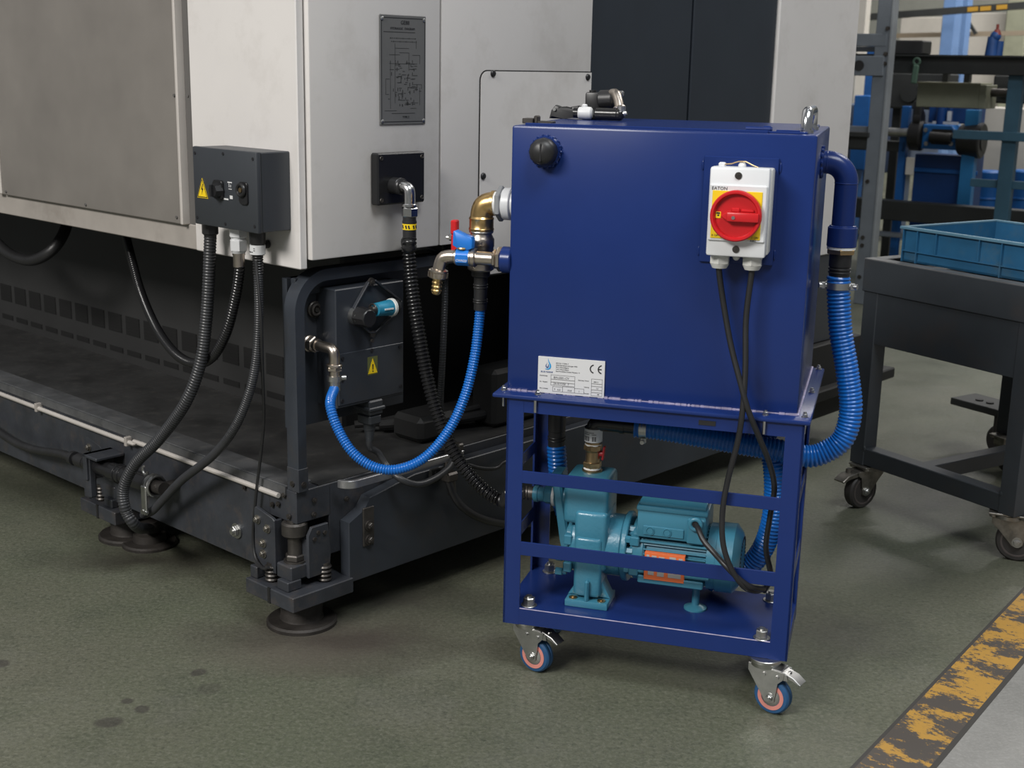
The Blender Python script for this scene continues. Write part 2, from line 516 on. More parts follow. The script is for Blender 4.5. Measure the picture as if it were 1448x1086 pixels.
b = B(); b.box(0, .033, 1.249, 1.637, .55, TOP, .003); part(mt, 'dark_door', b, door_dark, 'dark grey door panel')
b = B(); b.box(.002, .018, 1.238, 1.252, .55, TOP); part(mt, 'door_gap', b, void_black)
# access panel with its black rubber edge
AL, AT = 0.4727, 1.1378
clip = lambda pts: [(min(a, .8405), c_) for a, c_ in pts]
b = B(); b.prism(clip(rrect(.45, .44, .022, x0=AL, y0=AT - .44)), (.0398, 0, 0), (0, 1, 0), (0, 0, 1), 0, .0022)
ap = part(mt, 'panel_gasket', b, black_rubber)
b = B(); b.prism(clip(rrect(.45, .434, .020, x0=AL + .0025, y0=AT - .4365)), (.0398, 0, 0), (0, 1, 0), (0, 0, 1), 0, .0032)
part(ap, 'access_panel', b, white)
for p in ((0.043, 0.5108, 1.1306), (0.043, 0.485, 0.9163), (0.043, 0.8264, 1.1253)):
    b = B(); b.lathe((.0425, p[1], p[2]), (1, 0, 0), [(.0075, 0), (.0075, .002), (.0055, .0045), (.002, .0055)], 16)
    part(ap, 'panel_screw', b, black_plastic)
# the dark space under the cabinet
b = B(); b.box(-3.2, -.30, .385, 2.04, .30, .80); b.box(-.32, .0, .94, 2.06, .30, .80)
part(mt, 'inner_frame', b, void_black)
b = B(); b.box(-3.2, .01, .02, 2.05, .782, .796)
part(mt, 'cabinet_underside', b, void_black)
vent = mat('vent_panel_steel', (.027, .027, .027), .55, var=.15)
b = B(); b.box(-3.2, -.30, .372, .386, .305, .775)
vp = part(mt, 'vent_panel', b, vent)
slot = mat('vent_slot', (.003, .003, .003), .8)
for k in range(18):
    x1 = -.335 - k * .0925
    b = B()
    for r in range(6): b.box(x1 - .066, x1, .3700, .3725, .392 + r * .0085, .3975 + r * .0085)
    b.box(x1 - .068, x1 + .002, .3705, .3725, .389, .442)
    part(vp, 'vent_grille', b, slot)
    b = B(); b.box(x1 - .068, x1 + .002, .3705, .3725, .330, .345); b.box(x1 - .066, x1, .3698, .3725, .334, .341)
    part(vp, 'vent_grille', b, slot)
# base
b = B(); b.box(-3.2, -.085, 0, 2.06, .112, .305, .0015); b.box(-.09, 0, .085, 2.06, .150, .305, .0015); b.box(-.09, 0, 0, .09, .236, .305, .002)
part(mt, 'base_beam', b, navy_worn)
b = B(); b.box(-3.2, -.002, .06, 2.05, .303, .3075)
part(mt, 'base_deck', b, ledge_mat)
b = B(); b.box(-3.2, -.03, .001, .064, .303, .3115, .002); b.box(-3.2, -.03, -.004, .004, .292, .3105)
part(mt, 'deck_lip', b, lip_mat)
b = B(); b.prism([(.112, .086), (2.0, .086), (2.0, .285), (.30, .285), (.17, .262), (.155, .236), (.112, .220)], (0, 0, 0), (0, 1, 0), (0, 0, 1), .001, .030, .0018)
part(mt, 'side_plate', b, navy)
b = B(); b.box(.029, .034, .149, .179, .158, .243, .0012)
sb = part(mt, 'plate_strap', b, dark_steel)
for z in (.203, .171):
    b = B(); b.bolt((.034, .164, z), (1, 0, 0), .0075); part(sb, 'bolt', b, dark_steel)
b = B(); b.tube([(-3.2, -.010, .283), (-2.2, -.010, .284), (-1.4, -.010, .283), (-.62, -.010, .283), (-.58, -.008, .289), (-.30, -.009, .290), (-.045, -.009, .290)], .0055, 10, step=.03)
tp = part(mt, 'pale_conduit', b, trim_metal, 'thin beige conduit along the base edge')
for x in (-1.03, -.61):
    b = B(); b.box(x - .005, x + .005, -.018, .0, .274, .296, .001); part(tp, 'conduit_clip', b, skirt)
for p in ((-.035, -.002, .292), (-.02, -.002, .250), (-.075, -.002, .262), (-.055, -.002, .268), (-.205, -.002, .288), (-.17, -.002, .277)):
    b = B(); b.cyl(p, (p[0], -.006, p[2]), .0055, n=12); b.cyl(p, (p[0], -.008, p[2]), .003, n=6); part(mt, 'base_screw', b, dark_steel)
for p in ((.001, .045, .279), (.001, .043, .249), (.001, .13, .262)):
    b = B(); b.cyl(p, (.006, p[1], p[2]), .0055, n=12); b.cyl(p, (.008, p[1], p[2]), .003, n=6); part(mt, 'base_screw', b, dark_steel)
b = B(); q = (-0.2034, 0, 0.1709); b.cyl((q[0], 0, q[2]), (q[0], -.004, q[2]), .017, n=20); b.hexn((q[0], -.004, q[2]), (0, -1, 0), .012, .009); b.cyl((q[0], -.013, q[2]), (q[0], -.017, q[2]), .006, n=10)
part(mt, 'base_bolt', b, zinc)
# rounded guard frame at the corner
def guard_profile(h0, h1, R, t, length):
    o = [(0, h0), (0, h1 - R)] + [(R - R * math.cos(a), h1 - R + R * math.sin(a)) for a in (PI / 2 * i / 10 for i in range(1, 11))] + [(length, h1)]
    i_ = [(length, h1 - t), (R, h1 - t)] + [(R - (R - t) * math.cos(a), h1 - R + (R - t) * math.sin(a)) for a in (PI / 2 * i / 10 for i in range(9, -1, -1))] + [(t, h0)]
    return o + i_
b = B(); b.prism(guard_profile(.306, .752, .082, .023, .62), (0, 0, 0), (0, 1, 0), (0, 0, 1), -.026, .009, .0015)
gf = part(mt, 'guard_frame', b, navy)
b = B(); b.box(-.0265, .0105, -.001, .0245, .306, .355, .001); part(gf, 'guard_foot', b, navy_worn)
for p, d in (((-.008, -.001, .322), (0, -1, 0)), ((.0105, .012, .322), (1, 0, 0))):
    b = B(); b.cyl(p, Vec(p) + Vec(d) * .003, .006, n=12); b.cyl(p, Vec(p) + Vec(d) * .0042, .0032, n=6); part(gf, 'guard_screw', b, dark_steel)
b = B(); b.box(-.045, -.030, .012, .32, .43, .735)
part(gf, 'backing_plate', b, navy)
b = B(); b.box(-.046, -.018, .022, .40, .700, .735, .002)
part(gf, 'top_gusset', b, navy)
q = (-0.03, 0.0764, 0.6666)
b = B(); b.cyl((-.03, q[1], q[2]), (-.022, q[1], q[2]), .017, n=20, bev=.002); b.torus((-.020, q[1], q[2]), (1, 0, 0), .010, .0035); b.cyl((-.03, q[1], q[2]), (-.017, q[1], q[2]), .005, n=8)
part(gf, 'gland_nut', b, dark_steel)
# polished tray rail along the side
b = B(); pts = [(0.05, 0.0902, 0.3062), (0.05, 0.2259, 0.2969), (0.05, 0.385, 0.315), (0.05, 0.4267, 0.3243)]
z = sum(p[2] for p in pts) / 4
ya, yb = pts[0][1], pts[3][1]
b.prism([(0, 0)] + [(.030 * math.sin(t) + .0, .030 - .030 * math.cos(t)) for t in (.3, .6, .9, 1.2, PI / 2)] + [(.030, yb - ya), (.022, yb - ya), (.022, .030)] + [(.022 * math.sin(t), .030 - .022 * math.cos(t)) for t in (1.2, .9, .6, .3)] + [(0, .008)],
        (.022, ya, z - .011), (1, 0, 0), (0, 1, 0), 0, .017, .001)
part(mt, 'side_rail', b, mat('polished_rail', (.34, .34, .35), .28, .8, var=.25, scale=14), 'polished grey rail')
b = B(); b.box(.0, .05, yb - .012, yb + .004, z - .014, z + .022, .003); part(mt, 'rail_bracket', b, dark_steel)
# dark fittings low on the side
b = B(); q = (0.03, 0.3529, 0.2703); b.box(.03, .040, q[1] - .017, q[1] + .017, q[2] - .018, q[2] + .018, .005); b.cyl((.04, q[1], q[2] - .006), (.043, q[1], q[2] - .006), .004, n=8); b.cyl((.04, q[1], q[2] + .008), (.043, q[1], q[2] + .008), .004, n=8)
part(mt, 'side_socket', b, void_black)
b = B(); q = (0.05, 0.3768, 0.2696)
b.cyl((.03, q[1], q[2]), (.06, q[1], q[2]), .012, n=14); b.box(.045, .07, q[1] - .016, q[1] + .018, q[2] - .012, q[2] + .010, .004); b.cyl((.057, q[1] + .006, q[2] - .01), (.057, q[1] + .010, q[2] - .045), .0095, n=14); b.cyl((.05, q[1], q[2] + .01), (.05, q[1], q[2] + .032), .007, n=8)
part(mt, 'side_coupling', b, dark_steel)
# pipe coupling and low pipework in the dark space on the side
b = B(); b.tube([(-.2, .40, .33), (-.1, .55, .335), (-.05, .75, .345), (-.05, 1.0, .35)], .012, 10); b.tube([(-.24, .36, .33), (-.14, .5, .34), (-.08, .68, .36), (-.05, .95, .40)], .009, 10)
part(mt, 'low_pipes', b, void_black)
b = B(); b.box(-.12, -.04, .62, .86, .31, .45, .01); b.box(-.16, -.06, .40, .52, .31, .37, .012)
part(mt, 'valve_block', b, void_black)
# far end of the base, seen past the cart
b = B(); b.box(-.05, .035, 1.60, 2.10, .335, .612, .003); part(mt, 'end_cover', b, box_grey)
b = B(); b.box(-.05, .06, 1.58, 2.22, .10, .334, .003); b.box(.04, .09, 1.9, 2.42, .165, .20, .004); part(mt, 'end_base', b, void_black)


# ------------------------------------------------------------------ engraved plate on the side panel
q0, q1 = (0.043, 0.1922, 1.2339), (0.043, 0.3152, 1.0353)
Y0, Y1, Z0, Z1 = q0[1], q1[1], q1[2] - .006, q0[2] + .006
pl = thing('diagram_plate', 'grey engraved metal plate with a line diagram, screwed to the white panel', 'sign', M, (.041, (Y0 + Y1) / 2, Z0))
b = B(); b.box(.0405, .043, Y0, Y1, Z0, Z1, .0012); part(pl, 'plate', b, plate_grey)
b = B(); w = .0012
for y in (Y0 + .004, Y1 - .004): b.box(.0425, .0434, y - w / 2, y + w / 2, Z0 + .006, Z1 - .006)
for z in (Z0 + .006, Z1 - .006): b.box(.0425, .0434, Y0 + .004, Y1 - .004, z - w / 2, z + w / 2)
part(pl, 'border_line', b, ink)
b = B(); rnd = random.Random(5); wy, hz = Y1 - Y0, Z1 - Z0
def seg(y0, z0, y1, z1, t=.0008):
    b.box(.0425, .0433, Y0 + min(y0, y1) * wy - t / 2, Y0 + max(y0, y1) * wy + t / 2, Z0 + min(z0, z1) * hz - t / 2, Z0 + max(z0, z1) * hz + t / 2)
seg(.08, .845, .75, .845, .0013); seg(.25, .105, .75, .105, .001); seg(.1, .13, .35, .13)
for y0, z0, y1, z1 in ((.22, .15, .22, .56), (.32, .2, .32, .74), (.62, .5, .62, .66), (.2, .64, .42, .64), (.42, .66, .62, .66), (.7, .64, .86, .64), (.86, .64, .86, .56), (.2, .56, .8, .56), (.32, .7, .62, .7),
                       (.78, .7, .78, .77), (.12, .28, .12, .42), (.12, .28, .18, .28), (.12, .42, .2, .42), (.86, .34, .86, .18), (.66, .2, .82, .2), (.66, .15, .78, .15), (.7, .37, .9, .37), (.9, .37, .9, .33), (.34, .44, .46, .44)):
    seg(y0, z0, y1, z1)
for k in range(95):
    y, z = rnd.gauss(.54, .15), rnd.uniform(.17, .58)
    if .1 < y < .88:
        if rnd.random() < .5: seg(y, z, y + rnd.uniform(.02, .09), z, .0012)
        else: seg(y, z, y, z + rnd.uniform(.008, .03), .0016)
for k in range(26): seg(.22 + .022 * k, .79 - .03 * (k % 2), .235 + .022 * k, .79 - .03 * (k % 2), .0014 if k % 3 else .002)
part(pl, 'diagram_lines', b, ink_soft)
letters(pl, 'plate_title', 'GE88', .0105, ink, (.0431, Y0 + wy * .44, Z0 + hz * .915), (0, 1, 0), (0, 0, 1))
letters(pl, 'plate_subtitle', 'HYDRAULIC  DIAGRAM', .0062, ink, (.0431, Y0 + wy * .22, Z0 + hz * .868), (0, 1, 0), (0, 0, 1))
letters(pl, 'plate_footer', 'TYPE 2', .006, ink, (.0431, Y0 + wy * .48, Z0 + hz * .06), (0, 1, 0), (0, 0, 1))
for y in (Y0 + .006, Y1 - .006):
    for z in (Z0 + .007, Z1 - .008):
        b = B(); b.lathe((.043, y, z), (1, 0, 0), [(.004, 0), (.0038, .0012), (.002, .0022)], 12); part(pl, 'plate_screw', b, zinc)


# ------------------------------------------------------------------ black connector plate with the metal elbow
q0, q1 = (0.06, 0.1682, 0.9763), (0.06, 0.2939, 0.8765)
Y0, Y1, Z0, Z1 = q0[1], q1[1] + .002, q1[2] - .002, q0[2]
cp = thing('connector_plate', 'square black connector plate with silver elbow fitting on the white panel', 'connector plate', M, (.04, (Y0 + Y1) / 2, Z0))
b = B(); b.box(.0402, .062, Y0, Y1, Z0, Z1, .003); part(cp, 'plate', b, black_gloss)
for y in (Y0 + .010, Y1 - .009):
    for z in (Z0 + .010, Z1 - .010):
        b = B(); b.torus((.0625, y, z), (1, 0, 0), .0035, .0011, 16, 6); b.cyl((.062, y, z), (.0632, y, z), .0022, n=6); part(cp, 'plate_screw', b, dark_steel)
e = Vec((0.075, 0.2102, 0.9121)); f = Vec((0.105, 0.2053, 0.9147))
b = B(); b.cyl((.058, e.y, e.z), (.085, e.y, e.z), .0165, n=20, bev=.003); b.torus((.086, e.y, e.z), (1, 0, 0), .0125, .004); part(cp, 'socket', b, black_plastic)
g = Vec((.100, e.y, e.z))
b = B(); b.tube([(.080, e.y, e.z), (.094, e.y, e.z), (.104, e.y, e.z - .003), (.1075, e.y, e.z - .012), (.108, e.y, e.z - .038)], .0115, 18, step=.003); b.cyl((.082, e.y, e.z), (.088, e.y, e.z), .0135, n=20)
b.cyl((.108, e.y, e.z - .032), (.108, e.y, e.z - .038), .0155, n=20, bev=.001); b.hexn((.108, e.y, e.z - .058), (0, 0, 1), .0165, .019)
part(cp, 'elbow', b, bright_alloy)
b = B(); b.cyl((.108, e.y, e.z - .056), (.108, e.y, e.z - .105), .0135, n=20, bev=.001); b.cyl((.108, e.y, e.z - .066), (.108, e.y, e.z - .070), .0146, n=20)
part(cp, 'hose_ferrule', b, black_rubber)
b = B(); b.cyl((.108, e.y, e.z - .071), (.108, e.y, e.z - .0825), .0142, n=20)
tg = part(cp, 'marking_band', b, yellow, 'yellow marking band')
b = B()
for a in (-1.9, -1.3, -.9, -.2, .3): b.bar((.108 + .0142 * math.cos(a), e.y + .0142 * math.sin(a), e.z - .0735), (.108 + .0142 * math.cos(a + .12), e.y + .0142 * math.sin(a + .12), e.z - .080), .003, .0012, (math.cos(a), math.sin(a), 0))
part(tg, 'marking_print', b, ink)
HOSE_F = M.w((.108, e.y, e.z - .098))


# ------------------------------------------------------------------ junction box on the corner panel
D = -.078
jl, jr = (-0.2011, -0.078, 0.9803), (0.0017, -0.078, 0.9853)
jb = thing('junction_box', 'charcoal electrical junction box with yellow hazard triangle on the white corner panel', 'junction box', M, ((jl[0] + jr[0]) / 2, D, .80))
X0, X1 = jl[0], jr[0]
zt, zb = (0.9803 + 0.9853) / 2, (0.8317 + 0.8358) / 2
b = B(); b.box(X0, X1 + .001, D + .012, .001, zb, zt, .002); part(jb, 'box_body', b, box_grey)
b = B(); b.box(X0 - .001, X1 + .002, D, D + .011, zb - .001, zt + .001, .003, 2); jc = part(jb, 'box_lid', b, box_grey)
for x, z in ((X0 + .008, zb + .012), (X0 + .008, zt - .012), (X1 - .008, zb + .012), (X1 - .008, zt - .012), ((X0 + X1) / 2, zt - .008), ((X0 + X1) / 2, zb + .008)):
    b = B(); b.cyl((x, D, z), (x, D - .001, z), .0032, n=10); part(jc, 'lid_screw', b, ink)
def hazard(parent, o, u, v, s, k=0):
    """yellow warning triangle with a black edge and sign; s is its width"""
    o, u, v = Vec(o), Vec(u), Vec(v); n = u.cross(v)
    h = s * 1.08
    tri = lambda q: [(-s / 2 * q, h * (1 - q) * .36), (s / 2 * q, h * (1 - q) * .36), (0, h * (1 - q) * .36 + h * q)]
    b = B(); b.prism(tri(1), o, u, v, 0, .0006); t = part(parent, 'hazard_triangle', b, yellow, 'yellow hazard triangle')
    b = B(); A = tri(.92); Z = tri(.80)
    for i in range(3):
        b.prism([A[i], A[(i + 1) % 3], Z[(i + 1) % 3], Z[i]], o, u, v, .0005, .0009)
    if k == 0: sg = [(.02, .70), (-.10, .42), (-.01, .42), (-.05, .17), (.10, .48), (.01, .48), (.07, .70)]
    else: sg = [(-.05, .62), (.05, .62), (.03, .34), (-.03, .34)]
    b.prism([(x * s, y * h) for x, y in sg], o, u, v, .0005, .0009)
    if k: b.prism([(-.04 * s, .21 * h), (.04 * s, .21 * h), (.04 * s, .28 * h), (-.04 * s, .28 * h)], o, u, v, .0005, .0009)
    part(t, 'hazard_sign', b, ink)
q = (-0.1715, -0.078, 0.8855); hazard(jb, (q[0], D - .0002, q[2]), (1, 0, 0), (0, 0, 1), .036)
q = Vec((-0.1148, -0.079, 0.9064))
b = B(); b.prism(rrect(.030, .036, .006, x0=-.015, y0=-.018), (q.x, D, q.z), (1, 0, 0), (0, 0, 1), 0, .006, .001); b.cyl((q.x + .002, D - .004, q.z - .001), (q.x + .002, D - .018, q.z - .001), .0155, .0125, n=8); b.bar((q.x + .002, D - .02, q.z - .012), (q.x + .002, D - .02, q.z + .010), .006, .006, (0, 1, 0))
part(jb, 'rotary_switch', b, black_plastic)
q = Vec((-0.0355, -0.079, 0.9085))
b = B(); b.prism(rrect(.026, .042, .006, x0=-.013, y0=-.024), (q.x, D, q.z), (1, 0, 0), (0, 0, 1), 0, .004, .001); b.torus((q.x - .002, D - .007, q.z + .003), (0, -1, 0), .0105, .0035); b.cyl((q.x - .002, D - .003, q.z + .003), (q.x - .002, D - .007, q.z + .003), .010, n=18)
sk = part(jb, 'socket', b, black_plastic)
b = B(); b.cyl((q.x - .002, D - .007, q.z + .003), (q.x - .002, D - .009, q.z + .003), .0045, n=12); part(sk, 'socket_pin', b, dull_brass)
q = Vec((-0.078, -0.079, 0.9092))
b = B()
for dx, dz, w, h in ((-.010, .012, .014, .0022), (-.006, .004, .0014, .007), (-.001, .004, .0014, .005), (-.007, .0, .010, .0012), (-.004, -.018, .009, .0065), (-.026, -.021, .017, .003)):
    b.box(q.x + dx, q.x + dx + w, D - .0005, D - .0001, q.z + dz, q.z + dz + h)
part(jb, 'printed_marks', b, white_ink)
# the three glands under it
q = Vec((-0.2069, -0.04, 0.8213)); ga = Vec((q.x, -.040, zb))
b = B(); b.cyl(ga, ga - Vec((0, 0, .026)), .0165, n=8, bev=.002); b.cyl(ga - Vec((0, 0, .024)), ga - Vec((0, 0, .042)), .013, .0115, n=16)
part(jb, 'cable_gland', b, black_plastic, 'black cable gland')
q = Vec((-0.1128, -0.04, 0.8055)); gb = Vec((q.x, -.040, zb))
b = B(); b.hexn(gb - Vec((0, 0, .022)), (0, 0, 1), .0185, .023, .002); b.cyl(gb - Vec((0, 0, .021)), gb - Vec((0, 0, .027)), .014, n=18); b.hexn(gb - Vec((0, 0, .049)), (0, 0, 1), .0175, .023, .002); b.cyl(gb - Vec((0, 0, .048)), gb - Vec((0, 0, .054)), .0155, .012, n=18)
g = part(jb, 'cable_gland', b, pvc, 'white cable gland')
b = B(); b.cyl(gb - Vec((0, 0, .052)), gb - Vec((0, 0, .081)), .0115, n=18, bev=.001); b.cyl(gb - Vec((0, 0, .053)), gb - Vec((0, 0, .057)), .0125, n=18); part(g, 'gland_sleeve', b, nickel)
q = Vec((-0.0509, -0.04, 0.8119)); gc = Vec((q.x, -.040, zb))
b = B(); b.cyl(gc, gc - Vec((0, 0, .028)), .0165, .0155, n=18, bev=.001); b.cyl(gc - Vec((0, 0, .026)), gc - Vec((0, 0, .050)), .0130, n=18)
b.cyl(gc - Vec((0, 0, .050)), gc - Vec((0, 0, .052)), .0105, n=18)
for k in range(7): b.torus(gc - Vec((0, 0, .054 + k * .0052)), (0, 0, 1), .0085, .0022, 18, 6)
g = part(jb, 'cable_gland', b, black_plastic, 'black cable gland with a white label')
b = B(); b.cyl(gc - Vec((0, 0, .030)), gc - Vec((0, 0, .048)), .0152, n=24); lb = part(g, 'gland_label', b, pvc)
b = B()
for a, z, h in ((-2.4, .034, .004), (-2.4, .043, .002), (-2.1, .043, .0015), (-1.8, .043, .002), (-1.5, .043, .0015), (-1.2, .036, .0012), (-1.2, .040, .0012)):
    p = gc + Vec((.0152 * math.cos(a), .0152 * math.sin(a), -z)); b.bar(p, p + Vec((-.003 * math.sin(a), .003 * math.cos(a), 0)), .001, h)
part(lb, 'label_print', b, ink)
b = B(); q = Vec((-0.069, 0, 0.7998)); b.cyl((q.x, -.001, q.z), (q.x, -.012, q.z), .0085, n=16, bev=.001); b.torus((q.x, -.013, q.z), (0, -1, 0), .0055, .002)
solo('wall_plug', b, black_rubber, 'small round black plug low on the white corner panel beside the junction box', 'plug', M, (q.x, 0, q.z))


# ------------------------------------------------------------------ side control box with the diamond bracket
XB = .030
q0, q1, q2 = (0.03, 0.0838, 0.7123), (0.03, 0.2667, 0.7141), (0.03, 0.2667, 0.488)
q3 = (0.03, 0.0832, 0.4498)
cb = thing('valve_control_box', 'dark steel valve box with warning label and diamond bracket on the machine side', 'control box', M, (XB, (q0[1] + q1[1]) / 2, q2[2]))
Y0, Y1, Z1 = q0[1], q1[1], .712
Z0 = (q2[2] + q3[2]) / 2
b = B(); b.box(-.044, XB, Y0, Y1, Z0, Z1, .002); part(cb, 'box_body', b, navy)
zs = 0.5819
b = B(); b.box(XB - .001, XB + .0025, Y0 + .004, Y1 - .004, Z0 + .006, zs, .001); lp = part(cb, 'lower_cover', b, navy)
for y, z in ((Y0 + .012, Z0 + .016), (Y1 - .012, Z0 + .020), (Y0 + .014, zs - .010), (Y1 - .014, zs - .008), ((Y0 + Y1) / 2, zs - .004), (Y0 + .014, Z0 + .06)):
    b = B(); b.cyl((XB + .002, y, z), (XB + .005, y, z), .0038, n=10); part(lp, 'cover_screw', b, ink)
q = Vec((0.033, 0.1776, 0.5453))
b = B(); b.box(XB + .002, XB + .0029, q.y - .0135, q.y + .0135, q.z - .019, q.z + .019)
lab = part(cb, 'warning_label', b, mat('faded_label', (.10, .11, .035), .5))
b = B(); o = Vec((XB + .003, q.y, q.z - .016)); u, v = Vec((0, 1, 0)), Vec((0, 0, 1))
b.prism([(-.0125, 0), (.0125, 0), (0, .031)], o, u, v, 0, .0005); part(lab, 'hazard_triangle', b, yellow)
b = B(); b.prism([(-.0018, .019), (.0018, .019), (.001, .008), (-.001, .008)], o, u, v, .0004, .0009); b.prism([(-.0012, .003), (.0012, .003), (.0012, .006), (-.0012, .006)], o, u, v, .0004, .0009); part(lab, 'hazard_sign', b, ink)
# diamond
t, r_, l_, bt = [Vec((0.034, 0.1705, 0.7204)), Vec((0.034, 0.2512, 0.6675)), Vec((0.034, 0.1215, 0.6586)), Vec((0.034, 0.1734, 0.6126))]
xd = Vec((XB + .004, 0, 0))
def P_(a): return Vec((XB + .006, a.y, a.z))
def lerp_path(a, b_, k=3): return [a.lerp(b_, i / k) for i in range(k)]
loop = [P_(t) + Vec((0, -.006, 0)), P_(l_) + Vec((0, .004, .012)), P_(l_) + Vec((0, .002, -.006)), P_(bt) + Vec((0, -.008, .004)), P_(bt) + Vec((0, .008, .003)), P_(r_) + Vec((0, 0, -.012)), P_(r_) + Vec((0, 0, .004)), P_(t) + Vec((0, .010, .002)), P_(t) + Vec((0, -.006, 0))]
b = B()
for a, c in zip(loop, loop[1:]): b.bar(a, c, .004, .009, (1, 0, 0), .0008)
dm = part(cb, 'diamond_bracket', b, navy_worn)
b = B(); b.cyl(P_(t), P_(t) + Vec((.005, 0, 0)), .008, n=14); b.cyl(P_(t), P_(t) + Vec((.008, 0, 0)), .0035, n=8)
b.cyl(P_(bt), P_(bt) + Vec((.004, 0, 0)), .007, n=14); b.cyl(P_(bt) + Vec((0, 0, -.014)), P_(bt) + Vec((.003, 0, -.014)), .004, n=10)
part(dm, 'bracket_screws', b, dark_steel)
k = Vec((XB, l_.y + .012, l_.z - .004))
b = B(); b.cyl(k + Vec((.0, 0, 0)), k + Vec((.022, 0, 0)), .019, n=24); kr = part(cb, 'knob_ring', b, zinc)
b = B(); b.cyl(k + Vec((.012, .001, 0)), k + Vec((.045, .001, 0)), .0215, .0185, n=10, bev=.002); part(kr, 'knob', b, black_plastic)
c0 = Vec((0.055, 0.1667, 0.666)); c1 = Vec((0.055, 0.2164, 0.6657))
b = B(); b.cyl(c0 + Vec((0, -.012, 0)), c0, .008, n=14); b.torus(c0 + Vec((-.006, -.002, 0)), (0, 1, 0), .011, .002, 18, 6); b.cyl((XB, c0.y + .01, c0.z), (c0.x, c0.y + .01, c0.z), .007, n=10)
vs = part(cb, 'valve_stub', b, dark_steel)
b = B(); d = (c1 - c0).normalized()
b.cyl(c0, c0 + d * .040, .0135, .0165, n=20); part(vs, 'cyan_tag', b, tag_blue, 'torn cyan tag around the valve')
b = B(); b.bar(c0 + d * .012 + Vec((.0148, 0, .001)), c0 + d * .034 + Vec((.0160, 0, .001)), .003, .003, (1, 0, 0)); part(vs, 'tag_print', b, white_ink)
b = B(); b.cyl(c0 + d * .039, c0 + d * .047, .0185, n=24, bev=.001); part(vs, 'cap_ring', b, gland_grey)
b = B(); b.cyl(c0 + d * .046, c0 + d * .056, .0165, n=24, bev=.002); part(vs, 'end_cap', b, black_rubber)
# plug and cable exit under the box
q = Vec((0.015, 0.1867, 0.438))
b = B(); b.box(-.012, .034, q.y - .019, q.y + .019, Z0 - .030, Z0 + .002, .003); b.box(-.016, .038, q.y - .022, q.y + .022, Z0 - .020, Z0 - .012, .002); b.box(-.010, .032, q.y - .017, q.y + .017, Z0 - .052, Z0 - .030, .004)
b.cyl((.011, q.y, Z0 - .052), (.011, q.y, Z0 - .066), .0125, n=16, bev=.001); b.cyl((.011, q.y, Z0 - .066), (.011, q.y, Z0 - .090), .0115, .0075, n=16)
part(cb, 'plug', b, box_grey)
PLUG = M.w((.011, q.y, Z0 - .085))

# nickel elbow with clamp where the thin blue hose starts
e = Vec((-0.02, 0.0615, 0.5994)); e.x = -.03
f = Vec((0.035, 0.0561, 0.5889))
we = thing('hose_elbow', 'nickel elbow fitting with hose clamp at the left end of the thin blue hose', 'pipe fitting', M, e)
b = B(); b.cyl(e, e + Vec((.010, 0, 0)), .0175, n=20, bev=.002); b.hexn(e + Vec((.010, 0, 0)), (1, 0, 0), .017, .014); b.cyl(e + Vec((.022, 0, 0)), e + Vec((.032, 0, 0)), .013, n=18)
part(we, 'threaded_nut', b, nickel)
xe = .050
b = B(); b.tube([e + Vec((.028, 0, 0)), e + Vec((.055, 0, 0)), (xe - .008, e.y + .001, e.z - .001), (xe, e.y + .001, e.z - .010), (xe, e.y + .001, e.z - .035)], .0108, 18, step=.003)
b.cyl((xe, e.y + .001, e.z - .030), (xe, e.y + .001, e.z - .036), .0155, n=20, bev=.001); b.hexn((xe, e.y + .001, e.z - .044), (0, 0, 1), .0155, .009); b.cyl((xe, e.y + .001, e.z - .044), (xe, e.y + .001, e.z - .058), .0105, n=18)
part(we, 'elbow', b, nickel)
b = B(); b.cyl((xe, e.y + .001, e.z - .054), (xe, e.y + .001, e.z - .064), .0145, n=20); b.cyl((xe + .004, e.y + .012, e.z - .059), (xe + .010, e.y + .022, e.z - .059), .0055, n=12); b.cyl((xe, e.y + .001, e.z - .064), (xe, e.y + .001, e.z - .084), .0115, n=20)
part(we, 'hose_clamp', b, zinc)
HOSE_G = M.w((xe, e.y + .001, e.z - .078))


